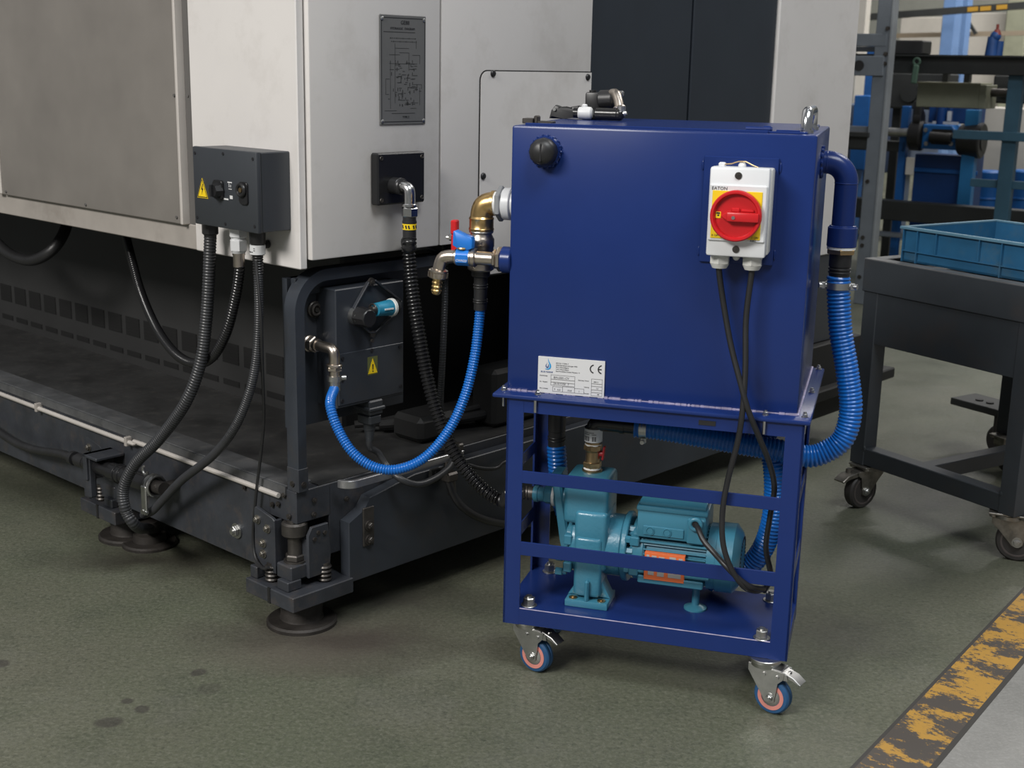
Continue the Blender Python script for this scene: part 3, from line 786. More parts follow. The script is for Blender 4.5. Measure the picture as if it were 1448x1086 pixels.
# ================================================================== levelling feet and what hangs low on the machine
mat('oily_zinc', (.26, .245, .22), .4, .9, var=.35, scale=40)
def make_foot(label, group):
    o = Vec((-.04, .04, 0))                    # centre of the pad
    ft = thing('levelling_foot', label, 'levelling foot', M, o, group)
    b = B(); b.lathe(o, (0, 0, 1), [(.074, 0), (.074, .007), (.070, .011), (.046, .013), (.044, .018), (.044, .060), (.040, .067)], 40)
    part(ft, 'floor_pad', b, rust)
    b = B(); b.box(-.123, .036, -.041, .119, .066, .099, .002)
    part(ft, 'foot_block', b, navy_worn)
    b = B(); b.box(-.046, -.038, -.0425, -.0395, .066, .100)
    part(ft, 'block_groove', b, void_black)
    # front bracket, bent plate with bolts
    b = B(); b.prism([(-.118, .130), (-.060, .118), (-.050, .122), (-.050, .236), (-.056, .240), (-.112, .252), (-.118, .248)], (0, -.010, 0), (1, 0, 0), (0, 0, 1), 0, .008, .0012)
    b.box(-.058, -.050, -.017, .020, .120, .236, .001)
    br = part(ft, 'bracket', b, navy_worn)
    for x, z in ((-.105, .226), (-.072, .214), (-.088, .178), (-.088, .155)):
        b = B(); b.bolt((x, -.018, z), (0, -1, 0), .0065); part(br, 'bolt', b, bpy.data.materials['oily_zinc'])
    # side bracket
    b = B(); b.prism([(.020, .118), (.075, .118), (.078, .16), (.072, .226), (.030, .226), (.020, .21)], (0, 0, 0), (0, 1, 0), (0, 0, 1), .004, .012, .0012)
    b.box(-.02, .008, .020, .027, .118, .20, .001)
    br = part(ft, 'bracket', b, navy_worn)
    for y, z in ((.045, .212), (.062, .208), (.035, .20)):
        b = B(); b.cyl((.012, y, z), (.016, y, z), .0045, n=8); part(br, 'bolt', b, dark_steel)
    # jack in the middle
    b = B(); b.cyl((-.022, .012, .165), (-.022, .012, .240), .015, n=16); b.cyl((-.022, .012, .205), (-.022, .012, .236), .027, n=20, bev=.004)
    b.hexn((-.022, .012, .152), (0, 0, 1), .021, .014); b.cyl((-.022, .012, .147), (-.022, .012, .153), .024, n=20)
    part(ft, 'jack_screw', b, dark_steel)
    b = B(); b.box(-.044, .004, -.020, .034, .118, .150, .003); b.box(-.030, .006, -.030, .006, .099, .120, .002)
    part(ft, 'jack_block', b, navy_worn)
    b = B(); b.box(-.121, -.098, -.030, .0, .099, .125, .002); b.cyl((-.110, -.015, .125), (-.110, -.015, .135), .007, n=10)
    part(ft, 'stop_block', b, navy_worn)
    for x, y in ((-.070, -.012), (.006, .066)):
        b = B()
        b.cyl((x, y, .095), (x, y, .140), .010, n=14)
        for k in range(4): b.torus((x, y, .104 + k * .009), (0, 0, 1), .0115, .0035, 18, 6)
        part(ft, 'spring_stud', b, dark_steel)
    return ft


near = make_foot('heavy steel levelling foot under the near corner of the machine, on an oily round pad', None)
p = (-0.6641, -0.0235, 0.066)
dup(near, M.w((p[0] - .036 - .04, p[1] + .041 + .04, 0)), None, 'steel levelling foot further left along the machine base, below the black pipe')
p = Vec((-0.6582, 0.0631, 0))
b = B(); b.lathe(p, (0, 0, 1), [(.066, 0), (.066, .006), (.062, .010), (.040, .012), (.038, .03), (.026, .034), (.024, .06)], 36)
solo('floor_flange', b, rust, 'round rusty floor flange where the thick dark hoses end', 'floor flange', M, p)
FLANGE = M.w((p.x, p.y, .03))

# black hydraulic pipe with clamps along the left base
a, c = Vec((-0.8287, -0.045, 0.2078)), Vec((-0.4559, -0.045, 0.2228))
a.y = c.y = -.045
hp = thing('hydraulic_pipe', 'black hydraulic pipe with a silver clamp along the machine base, above the second foot', 'pipe', M, a.lerp(c, .5))
d = (c - a).normalized()
b = B(); b.tube([(-1.35, -.03, .205), (-1.1, -.03, .175), a + d * -.03, a, a + d * .06], .0105, 12); b.cyl(a + d * .02, a + d * .035, .017, n=16); b.cyl(a + d * .05, a + d * .085, .0165, n=16)
part(hp, 'thin_pipe', b, black_rubber)
b = B(); b.cyl(a + d * .09, a + d * .25, .018, n=18); b.cyl(a + d * .20, c, .021, n=18, bev=.003); b.torus(a + d * .235, d, .0205, .003); b.torus(a + d * .255, d, .0205, .003)
part(hp, 'thick_pipe', b, black_gloss)
m_ = a + d * .155
b = B(); b.box(m_.x - .032, m_.x - .016, -.075, 0, m_.z - .03, m_.z + .034, .002); b.box(m_.x - .032, m_.x + .030, -.075, 0, m_.z + .026, m_.z + .034, .002); b.box(m_.x - .036, m_.x - .014, -.070, -.050, m_.z - .075, m_.z + .026, .004)
part(hp, 'pipe_saddle', b, navy_worn)
b = B(); b.torus(c, d, .0225, .0045, 24, 8); b.torus(c + d * .013, d, .0225, .004, 24, 8); b.box(c.x - .006, c.x + .014, c.y - .028, c.y - .022, c.z - .062, c.z + .005, .002); b.cyl((c.x, c.y - .030, c.z - .056), (c.x, c.y - .022, c.z - .056), .006, n=10); b.cyl((c.x + .010, c.y - .03, c.z - .056), (c.x + .010, c.y - .022, c.z - .056), .005, n=10)
b.torus(c + Vec((-.028, 0, .028)), (0, 1, 0), .010, .003, 16, 6, 0, 4.2)
part(hp, 'pipe_clamp', b, zinc)
b = B(); b.cyl(c + d * .01, c + d * .045, .015, n=14); b.cyl((c.x + .03, c.y, c.z), (c.x + .03, 0, c.z), .012, n=12)
part(hp, 'pipe_end', b, dark_steel)

# ================================================================== conduits and cables of the machine
def Q(*pts): return [M.w(p) for p in pts]
def cable(name, pts, r, m, label, cat='cable', **k):
    b = B(); b.tube(pts, r, **k)
    base = min(pts, key=lambda p: p[2])
    return solo(name, b, m, label, cat, W, (base[0], base[1], max(0, base[2])))

cable('conduit', [M.w(ga - Vec((0, 0, .030)))] + Q((-0.2114, -0.045, 0.7098), (-0.2194, -0.05, 0.6219), (-0.2299, -0.06, 0.5404), (-0.267, -0.075, 0.4535), (-0.3538, -0.085, 0.3607), (-0.4298, -0.1, 0.2916), (-0.4678, -0.11, 0.2283), (-0.4641, -0.11, 0.1767)) + [M.w((-0.4712, -0.08, 0.1292)), FLANGE + Vec((0, 0, .01))],
      .0122, cable_grey, 'thick ribbed dark conduit from the left black gland, curving down to the floor flange', 'conduit', n=16, pitch=.0062, amp=.0006, sub=5)
cable('conduit', Q((-0.8633, 0.16, 0.7372), (-0.7875, 0.13, 0.6786), (-0.7019, 0.1, 0.607), (-0.5616, 0.05, 0.5496), (-0.4129, 0, 0.5237), (-0.3108, -0.02, 0.522), (-0.2231, -0.035, 0.5527), (-0.1632, -0.04, 0.6145), (-0.1281, -0.04, 0.6914)) + [M.w(gb - Vec((0, 0, .09))), M.w(gb - Vec((0, 0, .070)))],
      .0100, black_gloss, 'black ribbed conduit in a deep loop up to the white gland', 'conduit', n=14, pitch=.0062, amp=.0008, sub=5)
cable('conduit', [M.w(gc - Vec((0, 0, .08)))] + Q((-0.0464, -0.045, 0.6611), (-0.0525, -0.05, 0.5762), (-0.0676, -0.06, 0.5035), (-0.1071, -0.07, 0.4276), (-0.1844, -0.07, 0.3557), (-0.3129, -0.06, 0.2729), (-0.4043, -0.05, 0.2051), (-0.4528, -0.05, 0.1649)) + [M.w((-0.5004, -0.045, 0.1415))],
      .0090, cable_grey, 'dark conduit from the labelled gland, sweeping down left behind the thick conduit', 'conduit', n=14, pitch=.0045, amp=.0004, sub=5)
cable('cable', [M.w(gc - Vec((-.004, .008, .06)))] + Q((-0.0259, -0.055, 0.6653), (-0.046, -0.04, 0.5615), (-0.0661, -0.025, 0.4538), (-0.0883, -0.018, 0.3735), (-0.112, -0.016, 0.2765), (-0.1258, -0.016, 0.1877), (-0.1124, -0.022, 0.1412), (-0.0756, -0.03, 0.1289), (-0.0561, -0.03, 0.1375)),
      .0034, black_rubber, 'thin black wire hanging straight down past the base corner to the near foot', n=8)
cable('hose', Q((-1.5572, 0.12, 0.682), (-1.478, 0.12, 0.6545), (-1.3816, 0.12, 0.6221), (-1.2649, 0.12, 0.62), (-1.1971, 0.14, 0.6501), (-1.1988, 0.18, 0.6933), (-1.2357, 0.22, 0.7433)),
      .0150, black_rubber, 'plain black hose loop under the cabinet at the far left', 'hose')
cable('cable', Q((-0.05, 0.4631, 0.7623), (-0.04, 0.4545, 0.6459), (-0.03, 0.4394, 0.5212), (-0.05, 0.4532, 0.4175), (-0.08, 0.4809, 0.3226)), .0075, cable_grey, 'straight dark hose hanging in the shadow behind the black ribbed hose', 'hose', pitch=.006, amp=.0004)
cable('cable', [PLUG, PLUG - Vec((0, 0, .02))] + Q((0.012, 0.2103, 0.3479), (0.03, 0.22, 0.3187), (0.07, 0.2197, 0.3014), (0.085, 0.2544, 0.2846), (0.085, 0.2999, 0.2853), (0.07, 0.3569, 0.2916), (0.055, 0.3889, 0.3007)), .0072, cable_grey, 'grey cable drooping from the plug under the valve box to the side rail')
cable('cable', Q((0.06, 0.3714, 0.2601), (0.07, 0.3772, 0.2286), (0.08, 0.3984, 0.1964), (0.08, 0.4554, 0.1575), (0.06, 0.5596, 0.1125), (0.04, 0.6947, 0.0749)), .0085, black_rubber, 'black cable from the low side coupling, running right behind the cart', 'cable')
cable('cable', Q((0.04, 0.4374, 0.282), (0.05, 0.4842, 0.2625), (0.05, 0.5357, 0.2513), (0.05, 0.5592, 0.2598), (0.05, 0.6269, 0.2608)), .0045, black_rubber, 'short thin black cable above the ribbed hose, left of the cart leg', 'cable')
cable('cable', Q((0.012, 0.3114, 0.7714), (0, 0.3533, 0.7694), (-0.02, 0.4103, 0.753), (-0.05, 0.4657, 0.7196)), .0055, cable_grey, 'short grey cable under the white side panel, behind the tap', 'cable')


# ================================================================== the blue filter cart
DEP = .225
ct = thing('pump_cart', 'royal blue steel frame cart on swivel casters carrying the tank and pump', 'cart', C, (.27, DEP / 2, 0))
t = .004
for x0, sx in ((0, 1), (.539, -1)):
    b = B()
    b.box(x0, x0 + sx * .032, 0, t, .1052, .552); b.box(x0, x0 + sx * t, 0, .030, .1052, .552)
    part(ct, 'leg', b, blue)
    b = B()
    b.box(x0, x0 + sx * .032, DEP - t, DEP, .1052, .552); b.box(x0, x0 + sx * t, DEP - .030, DEP, .1052, .552)
    part(ct, 'leg', b, blue)
b = B(); b.box(.002, .537, .0005, t, .1054, .138, .0008); part(ct, 'bottom_rail', b, blue)
b = B(); b.box(.002, .537, DEP - t, DEP - .0005, .1054, .138); part(ct, 'bottom_rail', b, blue)
for x in (.0005, .539 - t): 
    b = B(); b.box(x, x + t - .0005, .002, DEP - .002, .1054, .138); part(ct, 'bottom_rail', b, blue)
b = B(); b.box(.004, .535, .001, DEP - .004, .1345, .1385, .0006); part(ct, 'base_plate', b, blue)
b = B(); b.box(.0325, .5065, .0003, .0022, .1376, .1391, .0003); part(ct, 'worn_edge_highlight', b, blue_weld, 'painted highlight along the worn front edge of the base plate')  # highlight on the worn edge, put in as a thin pale bar
zt1 = (0.413, 0.4156); zb1 = (0.3895, 0.3907)
zt2 = (0.2729, 0.2747); zb2 = (0.2459, 0.2478)
for a_, z_ in ((sum(zt1) / 2, sum(zb1) / 2), (sum(zt2) / 2, sum(zb2) / 2)):
    b = B(); b.box(.0305, .5085, .0004, t, z_, a_, .0006); part(ct, 'front_bar', b, blue)
    for x in (.001, .539 - t):
        b = B(); b.box(x, x + t - .001, .029, DEP - .029, z_, a_, .0006); part(ct, 'side_bar', b, blue)
b = B(); b.box(.031, .508, .0006, t, .527, .552); b.box(.031, .508, .002, .030, .549, .552); part(ct, 'top_rail', b, blue)
b = B(); b.box(.031, .508, DEP - t, DEP - .0006, .527, .552); part(ct, 'top_rail', b, blue)
for x in (.001, .539 - t):
    b = B(); b.box(x, x + t - .001, .029, DEP - .029, .527, .552); part(ct, 'top_rail', b, blue)
b = B(); b.box(.355, .385, -.0004, .003, .535, .5435); part(ct, 'rail_slot', b, void_black)
# casters
NUTS = [(.046, .020), (.490, .014), (.041, .200), (.490, .196)]
def make_caster(x, y, rot, lever):
    T_ = Matrix.Translation((x, y, 0)) @ Matrix.Rotation(rot, 4, 'Z')
    R = .0345; ax = (.020, 0, R)                # wheel axle trails along local x
    b = B(); b.T = T_
    b.cyl((0, 0, .098), (0, 0, .1054), .030, n=28, bev=.001); b.cyl((0, 0, .090), (0, 0, .098), .026, .028, n=28)
    cs = part(ct, 'caster', b, zinc)
    b = B(); b.T = T_
    for s in (-1, 1):
        b.prism([(-.026, .092), (-.024, .078), (.010, .026), (.020, .0235), (.030, .028), (.033, .066), (.044, .076), (.046, .090)], (0, s * .0155, 0), (1, 0, 0), (0, 0, 1), -.0012, .0012, .0006)
    b.box(-.026, .040, -.0165, .0165, .0895, .0925, .001)
    b.prism([(-.026, .092), (-.026, .078), (-.004, .046), (-.001, .050), (-.018, .080), (-.018, .092)], (0, -.0155, 0), (1, 0, 0), (0, 0, 1), -.031, 0)
    part(cs, 'fork', b, zinc)
    b = B(); b.T = T_
    b.lathe((ax[0], -.0115, R), (0, 1, 0), [(R - .008, 0), (R - .003, .0005), (R, .004), (R, .0085), (R - .0012, .0095), (R - .0012, .0135), (R, .0145), (R, .019), (R - .003, .0225), (R - .008, .023)], 44)
    part(cs, 'wheel', b, tyre_blue, 'blue rubber wheel')
    b = B(); b.T = T_
    for s in (-1, 1): b.lathe((ax[0], s * .0112, R), (0, s, 0), [(.0255, 0), (.0255, .0012), (.0185, .0012), (.0180, -.001)], 40)
    part(cs, 'hub_ring', b, pink_hub, 'salmon pink hub ring')
    b = B(); b.T = T_
    b.cyl((ax[0], -.0112, R), (ax[0], .0112, R), .0182, n=28)
    for s in (-1, 1):
        b.lathe((ax[0], s * .0112, R), (0, s, 0), [(.0180, 0), (.0175, .001), (.011, .003)], 32)
        b.cyl((ax[0], s * .0165, R), (ax[0], s * .0175, R), .0095, n=20); b.hexn((ax[0], s * .0175, R), (0, s, 0), .0065, .004); b.cyl((ax[0], s * .0205, R), (ax[0], s * .024, R), .0036, n=12)
    part(cs, 'axle', b, zinc)
    for px in (.006, .032):
        b = B(); b.T = T_; b.cyl((px, -.0165, .078), (px, -.0195, .078), .004, n=10); part(cs, 'fork_bolt', b, zinc)
    if lever:
        b = B(); b.T = T_
        b.prism([(.012, .088), (.040, .0905), (.062, .084), (.076, .074), (.0745, .071), (.060, .078), (.040, .084), (.012, .082)], (0, -.013, 0), (1, 0, 0), (0, 0, 1), -.026, 0, .0012)
        b.cyl((.050, .0, .088), (.050, 0, .0895), .004, n=10)
        for s in (-1, 1): b.prism([(.012, .090), (.050, .087), (.052, .076), (.030, .074), (.012, .080)], (0, s * .0145, 0), (1, 0, 0), (0, 0, 1), -.001, .001)
        part(cs, 'brake_lever', b, zinc)
    return cs
rot = math.radians(-20)
make_caster(.042, .038, rot, True)
make_caster(.500, .012, rot, True)
make_caster(.052, .200, math.radians(85), False)
make_caster(.478, .196, math.radians(85), False)
for x, y in NUTS:
    b = B(); b.cyl((x, y, .1385), (x, y, .1405), .0155, n=24, bev=.0006); b.hexn((x, y, .1405), (0, 0, 1), .0115, .015); b.cyl((x, y, .155), (x, y, .159), .006, n=14)
    part(ct, 'caster_nut', b, zinc)

# ================================================================== the tank
TX0, TX1, TY0, TY1, TZ0, TZ1 = -.009, .5235, .028, .425, .5605, 1.045
tk = thing('coolant_tank', 'royal blue steel tank with black plug and nameplate, bolted on the cart frame', 'tank', C, (.26, .2, TZ0))
b = B(); b.box(TX0, TX1, TY0, TY1, TZ0, TZ1, .0045, 2); part(tk, 'tank_body', b, blue)
b = B(); b.box(-.027, .549, -.0075, .430, .5525, .5605, .003, 2); part(tk, 'flange', b, blue)
b = B(); rnd = random.Random(3)
x = TX0 + .002
while x < TX1 - .004:
    l = rnd.uniform(.004, .012)
    if rnd.random() < .86: b.bar((x, TY0 - .0012, TZ0 + .0015), (min(x + l, TX1), TY0 - .0012, TZ0 + .0015), .0035, .0022 + rnd.random() * .0016, (0, 0, 1))
    x += l + rnd.uniform(0, .003)
b.bar((TX0 + .002, TY0 - .0006, TZ0 + .001), (TX1, TY0 - .0006, TZ0 + .001), .002, .0014)
part(tk, 'weld_bead', b, blue_weld)
b = B()
y = TY0
while y < TY1:
    b.ball((TX1 + .0012, y, TZ0 + .0012), .0024, .0034, .0022, 6); y += .0072
part(tk, 'weld_bead', b, blue_weld)
for x, y in ((-.013, .022), (.055, .012), (.470, .012), (.537, .022), (.538, .415), (-.014, .40), (.537, .21)):
    b = B(); b.cyl((x, y, .5605), (x, y, .5615), .0062, n=14); b.hexn((x, y, .5615), (0, 0, 1), .0048, .005); b.cyl((x, y, .5655), (x, y, .5695), .0028, n=10)
    if y < .1: b.cyl((x, min(y, -.0035) if 0 < x < .5 else y, .553), (x, min(y, -.0035) if 0 < x < .5 else y, .530), .0028, n=10)
    part(tk, 'flange_bolt', b, zinc)
# lid
b = B(); b.box(.012, .505, .048, .408, TZ1 - .001, TZ1 + .0035, .0015); b.box(.012, .44, .040, .052, TZ1 - .001, TZ1 + .0045, .001)
ld = part(tk, 'lid', b, blue)
b = B(); b.cyl((.40, .060, TZ1 + .006), (.445, .060, TZ1 + .006), .004, n=10); b.cyl((.43, .060, TZ1 + .006), (.442, .060, TZ1 + .006), .006, n=10); b.box(.452, .492, .052, .066, TZ1 + .001, TZ1 + .006, .001)
part(ld, 'lid_hinge', b, blue)
q = Vec((0.008, 0.08, 1.0513))
b = B(); b.box(q.x - .010, q.x + .010, .070, .10, TZ1 + .002, q.z + .005, .001); b.box(q.x + .010, q.x + .018, .075, .095, TZ1 + .002, q.z + .010, .002); b.box(q.x + .018, q.x + .045, .07, .10, TZ1 + .002, TZ1 + .007, .001)
part(ld, 'lid_latch', b, dark_steel)
h0, h1 = Vec((0.5115, 0.1089, 1.05)), Vec((0.512, 0.3352, 1.05))
xh = .500; ya, yb = .085, .235; zh = TZ1 + .036
b = B(); b.tube([(xh, ya, TZ1), (xh, ya, zh - .022), (xh, ya + .006, zh - .007), (xh, ya + .022, zh), (xh, yb - .022, zh), (xh, yb - .006, zh - .007), (xh, yb, zh - .022), (xh, yb, TZ1)], .0095, 16, step=.004)
for y in (ya, yb): b.cyl((xh, y, TZ1), (xh, y, TZ1 + .006), .0125, n=18)
part(ld, 'handle', b, chrome, 'chrome bow handle on the lid')
# plug with threaded socket
q = Vec((0.0548, 0.028, 1.0016)); q.y = TY0
b = B(); b.lathe(q, (0, -1, 0), [(.0285, 0), (.0285, .004), (.0265, .006), (.0265, .010)], 32)
for k in range(18):
    a = 2 * PI * k / 18; b.ball(q + Vec((.0280 * math.cos(a), -.0035, .0280 * math.sin(a))), .0022 + .0012 * (k % 3 == 0), .003, .0026, 6)
sk = part(tk, 'welded_socket', b, blue)
b = B(); b.lathe(q, (0, -1, 0), [(.0245, .008), (.0250, .014), (.0245, .026), (.0205, .033), (.013, .0375), (.0, .039)], 12)
b.box(q.x - .0016, q.x + .0016, q.y - .0395, q.y - .030, q.z - .016, q.z + .016, .001)
part(sk, 'plug', b, black_rubber, 'black domed plug')
# mounting plate of the switch
p0, p1, p2, p3 = Vec((0.336, 0.026, 1.0048)), Vec((0.4626, 0.026, 1.0049)), Vec((0.4641, 0.026, 0.8222)), Vec((0.3373, 0.026, 0.8231))
X0, X1, Z0, Z1 = (p0.x + p3.x) / 2, (p1.x + p2.x) / 2, (p2.z + p3.z) / 2, (p0.z + p1.z) / 2
b = B(); b.box(X0, X1, TY0 - .006, TY0 + .001, Z0, Z1, .0012)
for x in (X0 - .002, X1 + .002):
    for z in (Z0 + .018, Z1 - .016): b.ball((x, TY0 - .001, z), .0025, .002, .009, 8)
part(tk, 'switch_mount', b, blue)
# outlet bend on the right
OY = .190
q = Vec((0.5282, 0.19, 0.9911))
zc = q.z; xv = 0.5704; R = .0205
b = B()
b.tube([(TX1 - .003, OY, zc), (xv - .034, OY, zc)], R, 24, straight=True)
b.tube([(xv - .036 + .036 * math.sin(a), OY, zc - .036 + .036 * math.cos(a)) for a in (PI / 2 * k / 12 for k in range(13))], R, 24, step=.004)
z1 = 0.8751; z2 = 0.8405
b.cyl((xv, OY, zc - .035), (xv, OY, z1), R, n=24); b.torus((xv, OY, zc - .036), (0, 0, 1), R - .001, .0018); b.torus((xv - .036, OY, zc), (1, 0, 0), R - .001, .0016)
b.cyl((xv, OY, z1 + .002), (xv, OY, z2), .0265, n=28, bev=.0015); b.torus((xv, OY, z1 + .002), (0, 0, 1), R + .001, .003)
ob = part(tk, 'outlet_bend', b, blue, 'blue pipe bend on the right side')
b = B(); b.torus((TX1 + .001, OY, zc), (1, 0, 0), R + .002, .0045, 30, 8)
for k in range(14):
    a = 2 * PI * k / 14; b.ball((TX1 + .002, OY + (R + .005) * math.cos(a), zc + (R + .005) * math.sin(a)), .004, .0045, .0045, 6)
part(ob, 'pipe_weld', b, blue)
b = B(); b.cyl((xv, OY, z2 + .001), (xv, OY, z2 - .004), .0255, n=26); part(ob, 'thread_tape', b, ptfe)
b = B(); b.hexn((xv, OY, z2 - .012), (0, 0, 1), .0275, .009, .0015); part(ob, 'hex_collar', b, dull_brass)
z3 = 0.785
b = B(); b.cyl((xv, OY, z2 - .010), (xv, OY, z2 - .036), .0200, n=24, bev=.001); b.cyl((xv, OY, z2 - .034), (xv, OY, z3 - .004), .0185, n=24); b.torus((xv, OY, z2 - .040), (0, 0, 1), .0185, .0022); b.torus((xv, OY, z2 - .046), (0, 0, 1), .0185, .0022)
part(ob, 'hose_tail', b, black_rubber, 'black hose tail')
OUT = C.w((xv, OY, z3))
# nameplate
p0, p1, p2, p3 = Vec((0.0515, 0.027, 0.6302)), Vec((0.1765, 0.027, 0.6298)), Vec((0.1766, 0.027, 0.5569)), Vec((0.0506, 0.027, 0.5576))
X0, X1, Z0, Z1 = (p0.x + p3.x) / 2, (p1.x + p2.x) / 2, (p2.z + p3.z) / 2, (p0.z + p1.z) / 2
Z0 = max(Z0, TZ0 + .001)
YN = TY0 - .0032
b = B(); b.box(X0, X1, YN, TY0 - .0004, Z0, Z1, .0003); npl = part(tk, 'nameplate', b, label_white, 'silver nameplate with drop logo and CE mark')
nw, nh = X1 - X0, Z1 - Z0
def N_(a, c): return Vec((X0 + nw * a, YN - .0001, Z1 - nh * c))
U, V_ = Vec((1, 0, 0)), Vec((0, 0, 1))
drop = [(0, .0125), (.0022, .0065), (.0055, .001), (.0062, -.003), (.0045, -.0072), (0, -.0092), (-.004, -.0085), (-.0055, -.0072), (-.0005, -.0072), (.0022, -.0055), (.003, -.002), (.002, .003), (.0005, .007)]
b = B(); b.prism(drop, N_(.15, .22), U, V_, 0, .0004); part(npl, 'drop_logo', b, ink_blue)
b = B(); b.prism([(-.0015, .006), (-.0022, .0035), (-.0045, .0), (-.0042, -.0035), (-.0015, -.0055), (.001, -.0045), (.0015, -.001), (.0005, .003), (0, -.001), (-.001, -.003), (-.0028, -.0025), (-.003, .0)], N_(.15, .23), U, V_, 0, .0004); part(npl, 'inner_drop', b, ink_navy)
letters(npl, 'maker_name', 'BLUE MARINE', .0037, ink_navy, N_(.045, .43), U, V_)
for i, s in enumerate(('8019 B-1112026, P', '4902 Betriebsanweisungen 4902', '8412 Oberteiligend', '1-011 Neuorttigrau', 'Best-Produkten Kosten Meisters 14')):
    letters(npl, 'address_line', s, .0031, ink_grey, N_(.27, .165 + .055 * i), U, V_, width=1.0)
b = B()
for cx, k in ((.845, 0), (.963, 1)):
    o = N_(cx, .23)
    ring = [(.0085 * math.cos(a), .0085 * math.sin(a)) for a in (PI * .56 + PI * .88 * i / 14 for i in range(15))] + [(.0064 * math.cos(a), .0064 * math.sin(a)) for a in (PI * 1.44 - PI * .88 * i / 14 for i in range(15))]
    b.prism(ring, o, U, V_, 0, .0004)
    if k: b.prism([(-.0075, -.001), (-.001, -.001), (-.001, .001), (-.0075, .001)], o, U, V_, 0, .0004)
part(npl, 'conformity_mark', b, ink)
b = B()
def frame_line(x0, z0, x1, z1, s=.0004):
    a, c = N_(x0, z0), N_(x1, z1)
    for p, q_ in ((a, Vec((c.x, a.y, a.z))), (Vec((c.x, a.y, a.z)), c), (c, Vec((a.x, a.y, c.z))), (Vec((a.x, a.y, c.z)), a)):
        b.box(min(p.x, q_.x) - s / 2, max(p.x, q_.x) + s / 2, YN - .0005, YN, min(p.z, q_.z) - s / 2, max(p.z, q_.z) + s / 2)
for r_ in ((.20, .48, .56, .60), (.20, .60, .56, .68), (.20, .68, .56, .76), (.23, .80, .38, .93), (.38, .78, .56, .93), (.56, .80, .70, .93), (.81, .50, .97, .63), (.81, .63, .97, .70), (.81, .70, .97, .80), (.81, .80, .97, .87), (.81, .87, .97, .96)):
    frame_line(*r_)
part(npl, 'table_lines', b, ink_grey)
for s, a, c in (('Bezeichnung:', .03, .53), ('Nr. / Baujahr:', .03, .70), ('Max. Leistung:', .03, .88), ('Spannung / Strom', .61, .58), ('Leistung', .70, .755), ('Gewicht', .70, .93)):
    letters(npl, 'field_label', s, .0028, ink_grey, N_(a, c), U, V_)
for s, a, c, z in (('BM-2501-CV', .24, .575, .0055), ('24-10 5 K8   7', .24, .735, .0050), ('7   6,2', .25, .90, .0048), ('10-8', .45, .90, .0046), ('1', .62, .90, .0046), ('400 V', .84, .60, .0038), ('1,5', .88, .77, .0036), ('88', .90, .935, .0036)):
    letters(npl, 'field_entry', s, z, ink_grey, N_(a, c), U, V_)

# ================================================================== the red and yellow isolator switch
p0, p1, p2, p3 = Vec((0.355, -0.045, 0.9912)), Vec((0.4559, -0.045, 0.9917)), Vec((0.4541, -0.045, 0.8422)), Vec((0.3572, -0.045, 0.8436))
X0, X1, Z0, Z1 = (p0.x + p3.x) / 2, (p1.x + p2.x) / 2, (p2.z + p3.z) / 2, (p0.z + p1.z) / 2
YB, YF = TY0 - .006, -.045
sw = thing('isolator_switch', 'light grey switch box with a red and yellow rotary isolator on the blue tank', 'switch', C, ((X0 + X1) / 2, YB, Z0))
b = B(); b.box(X0 - .001, X1 + .003, YF + .028, YB - .0002, Z0 + .002, Z1 - .002, .004, 2); part(sw, 'switch_base', b, gland_grey)
b = B(); b.box(X0, X1, YF + .004, YF + .030, Z0, Z1, .004, 2); b.box(X0 + .002, X1 - .002, YF, YF + .008, Z0 + .026, Z1 - .028, .002)
cv = part(sw, 'switch_cover', b, pvc)
xm = (X0 + X1) / 2
for z, x in ((Z1 - .013, xm - .002), (Z0 + .013, xm + .001)):
    b = B(); b.cyl((x, YF + .004, z), (x, YF + .0025, z), .0060, n=18); b.cyl((x, YF + .004, z), (x, YF + .002, z), .0038, n=14); b.bar((x - .003, YF + .0018, z - .002), (x + .003, YF + .0018, z + .002), .001, .001)
    part(cv, 'cover_screw', b, dark_steel)
y0, y1, y2, y3 = Vec((0.362, -0.046, 0.953)), Vec((0.4447, -0.046, 0.9533)), Vec((0.4463, -0.046, 0.875)), Vec((0.3641, -0.046, 0.8728))
ya0, ya1, yz0, yz1 = (y0.x + y3.x) / 2, (y1.x + y2.x) / 2, (y2.z + y3.z) / 2, (y0.z + y1.z) / 2
b = B(); b.box(ya0, ya1, YF - .0015, YF + .001, yz0, yz1, .0004); yp = part(cv, 'yellow_plate', b, yellow, 'yellow backing plate')
k = Vec((0.4047, -0.05, 0.9132)); k.y = YF - .0015; RK = .0425
b = B(); b.lathe(k, (0, -1, 0), [(RK - .001, 0), (RK, .002), (RK, .012), (RK - .002, .0145), (RK - .005, .0145), (RK - .007, .0120), (RK - .0075, .006), (.006, .0055), (.0, .0055)], 56)
kn = part(yp, 'rotary_knob', b, red, 'red rotary knob')
b = B(); b.box(k.x - .014, k.x + RK - .004, k.y - .020, k.y - .004, k.z - .0085, k.z + .0065, .002, 2)
b.prism([(-.024, -.001), (-.013, -.0085), (-.013, .0065), (-.020, .003)], (k.x, k.y - .004, k.z), (1, 0, 0), (0, 0, 1), 0, .012, .001)
b.box(k.x - .008, k.x + .006, k.y - .010, k.y - .004, k.z + .006, k.z + .013, .0015); b.box(k.x + .008, k.x + .030, k.y - .009, k.y - .004, k.z + .0065, k.z + .0115, .0015)
gr = part(kn, 'grip', b, red) if False else part(yp, 'knob_grip', b, red)
b = B(); b.cyl((k.x - .003, k.y - .020, k.z - .002), (k.x - .003, k.y - .0212, k.z - .002), .003, n=14); part(yp, 'knob_screw', b, zinc)
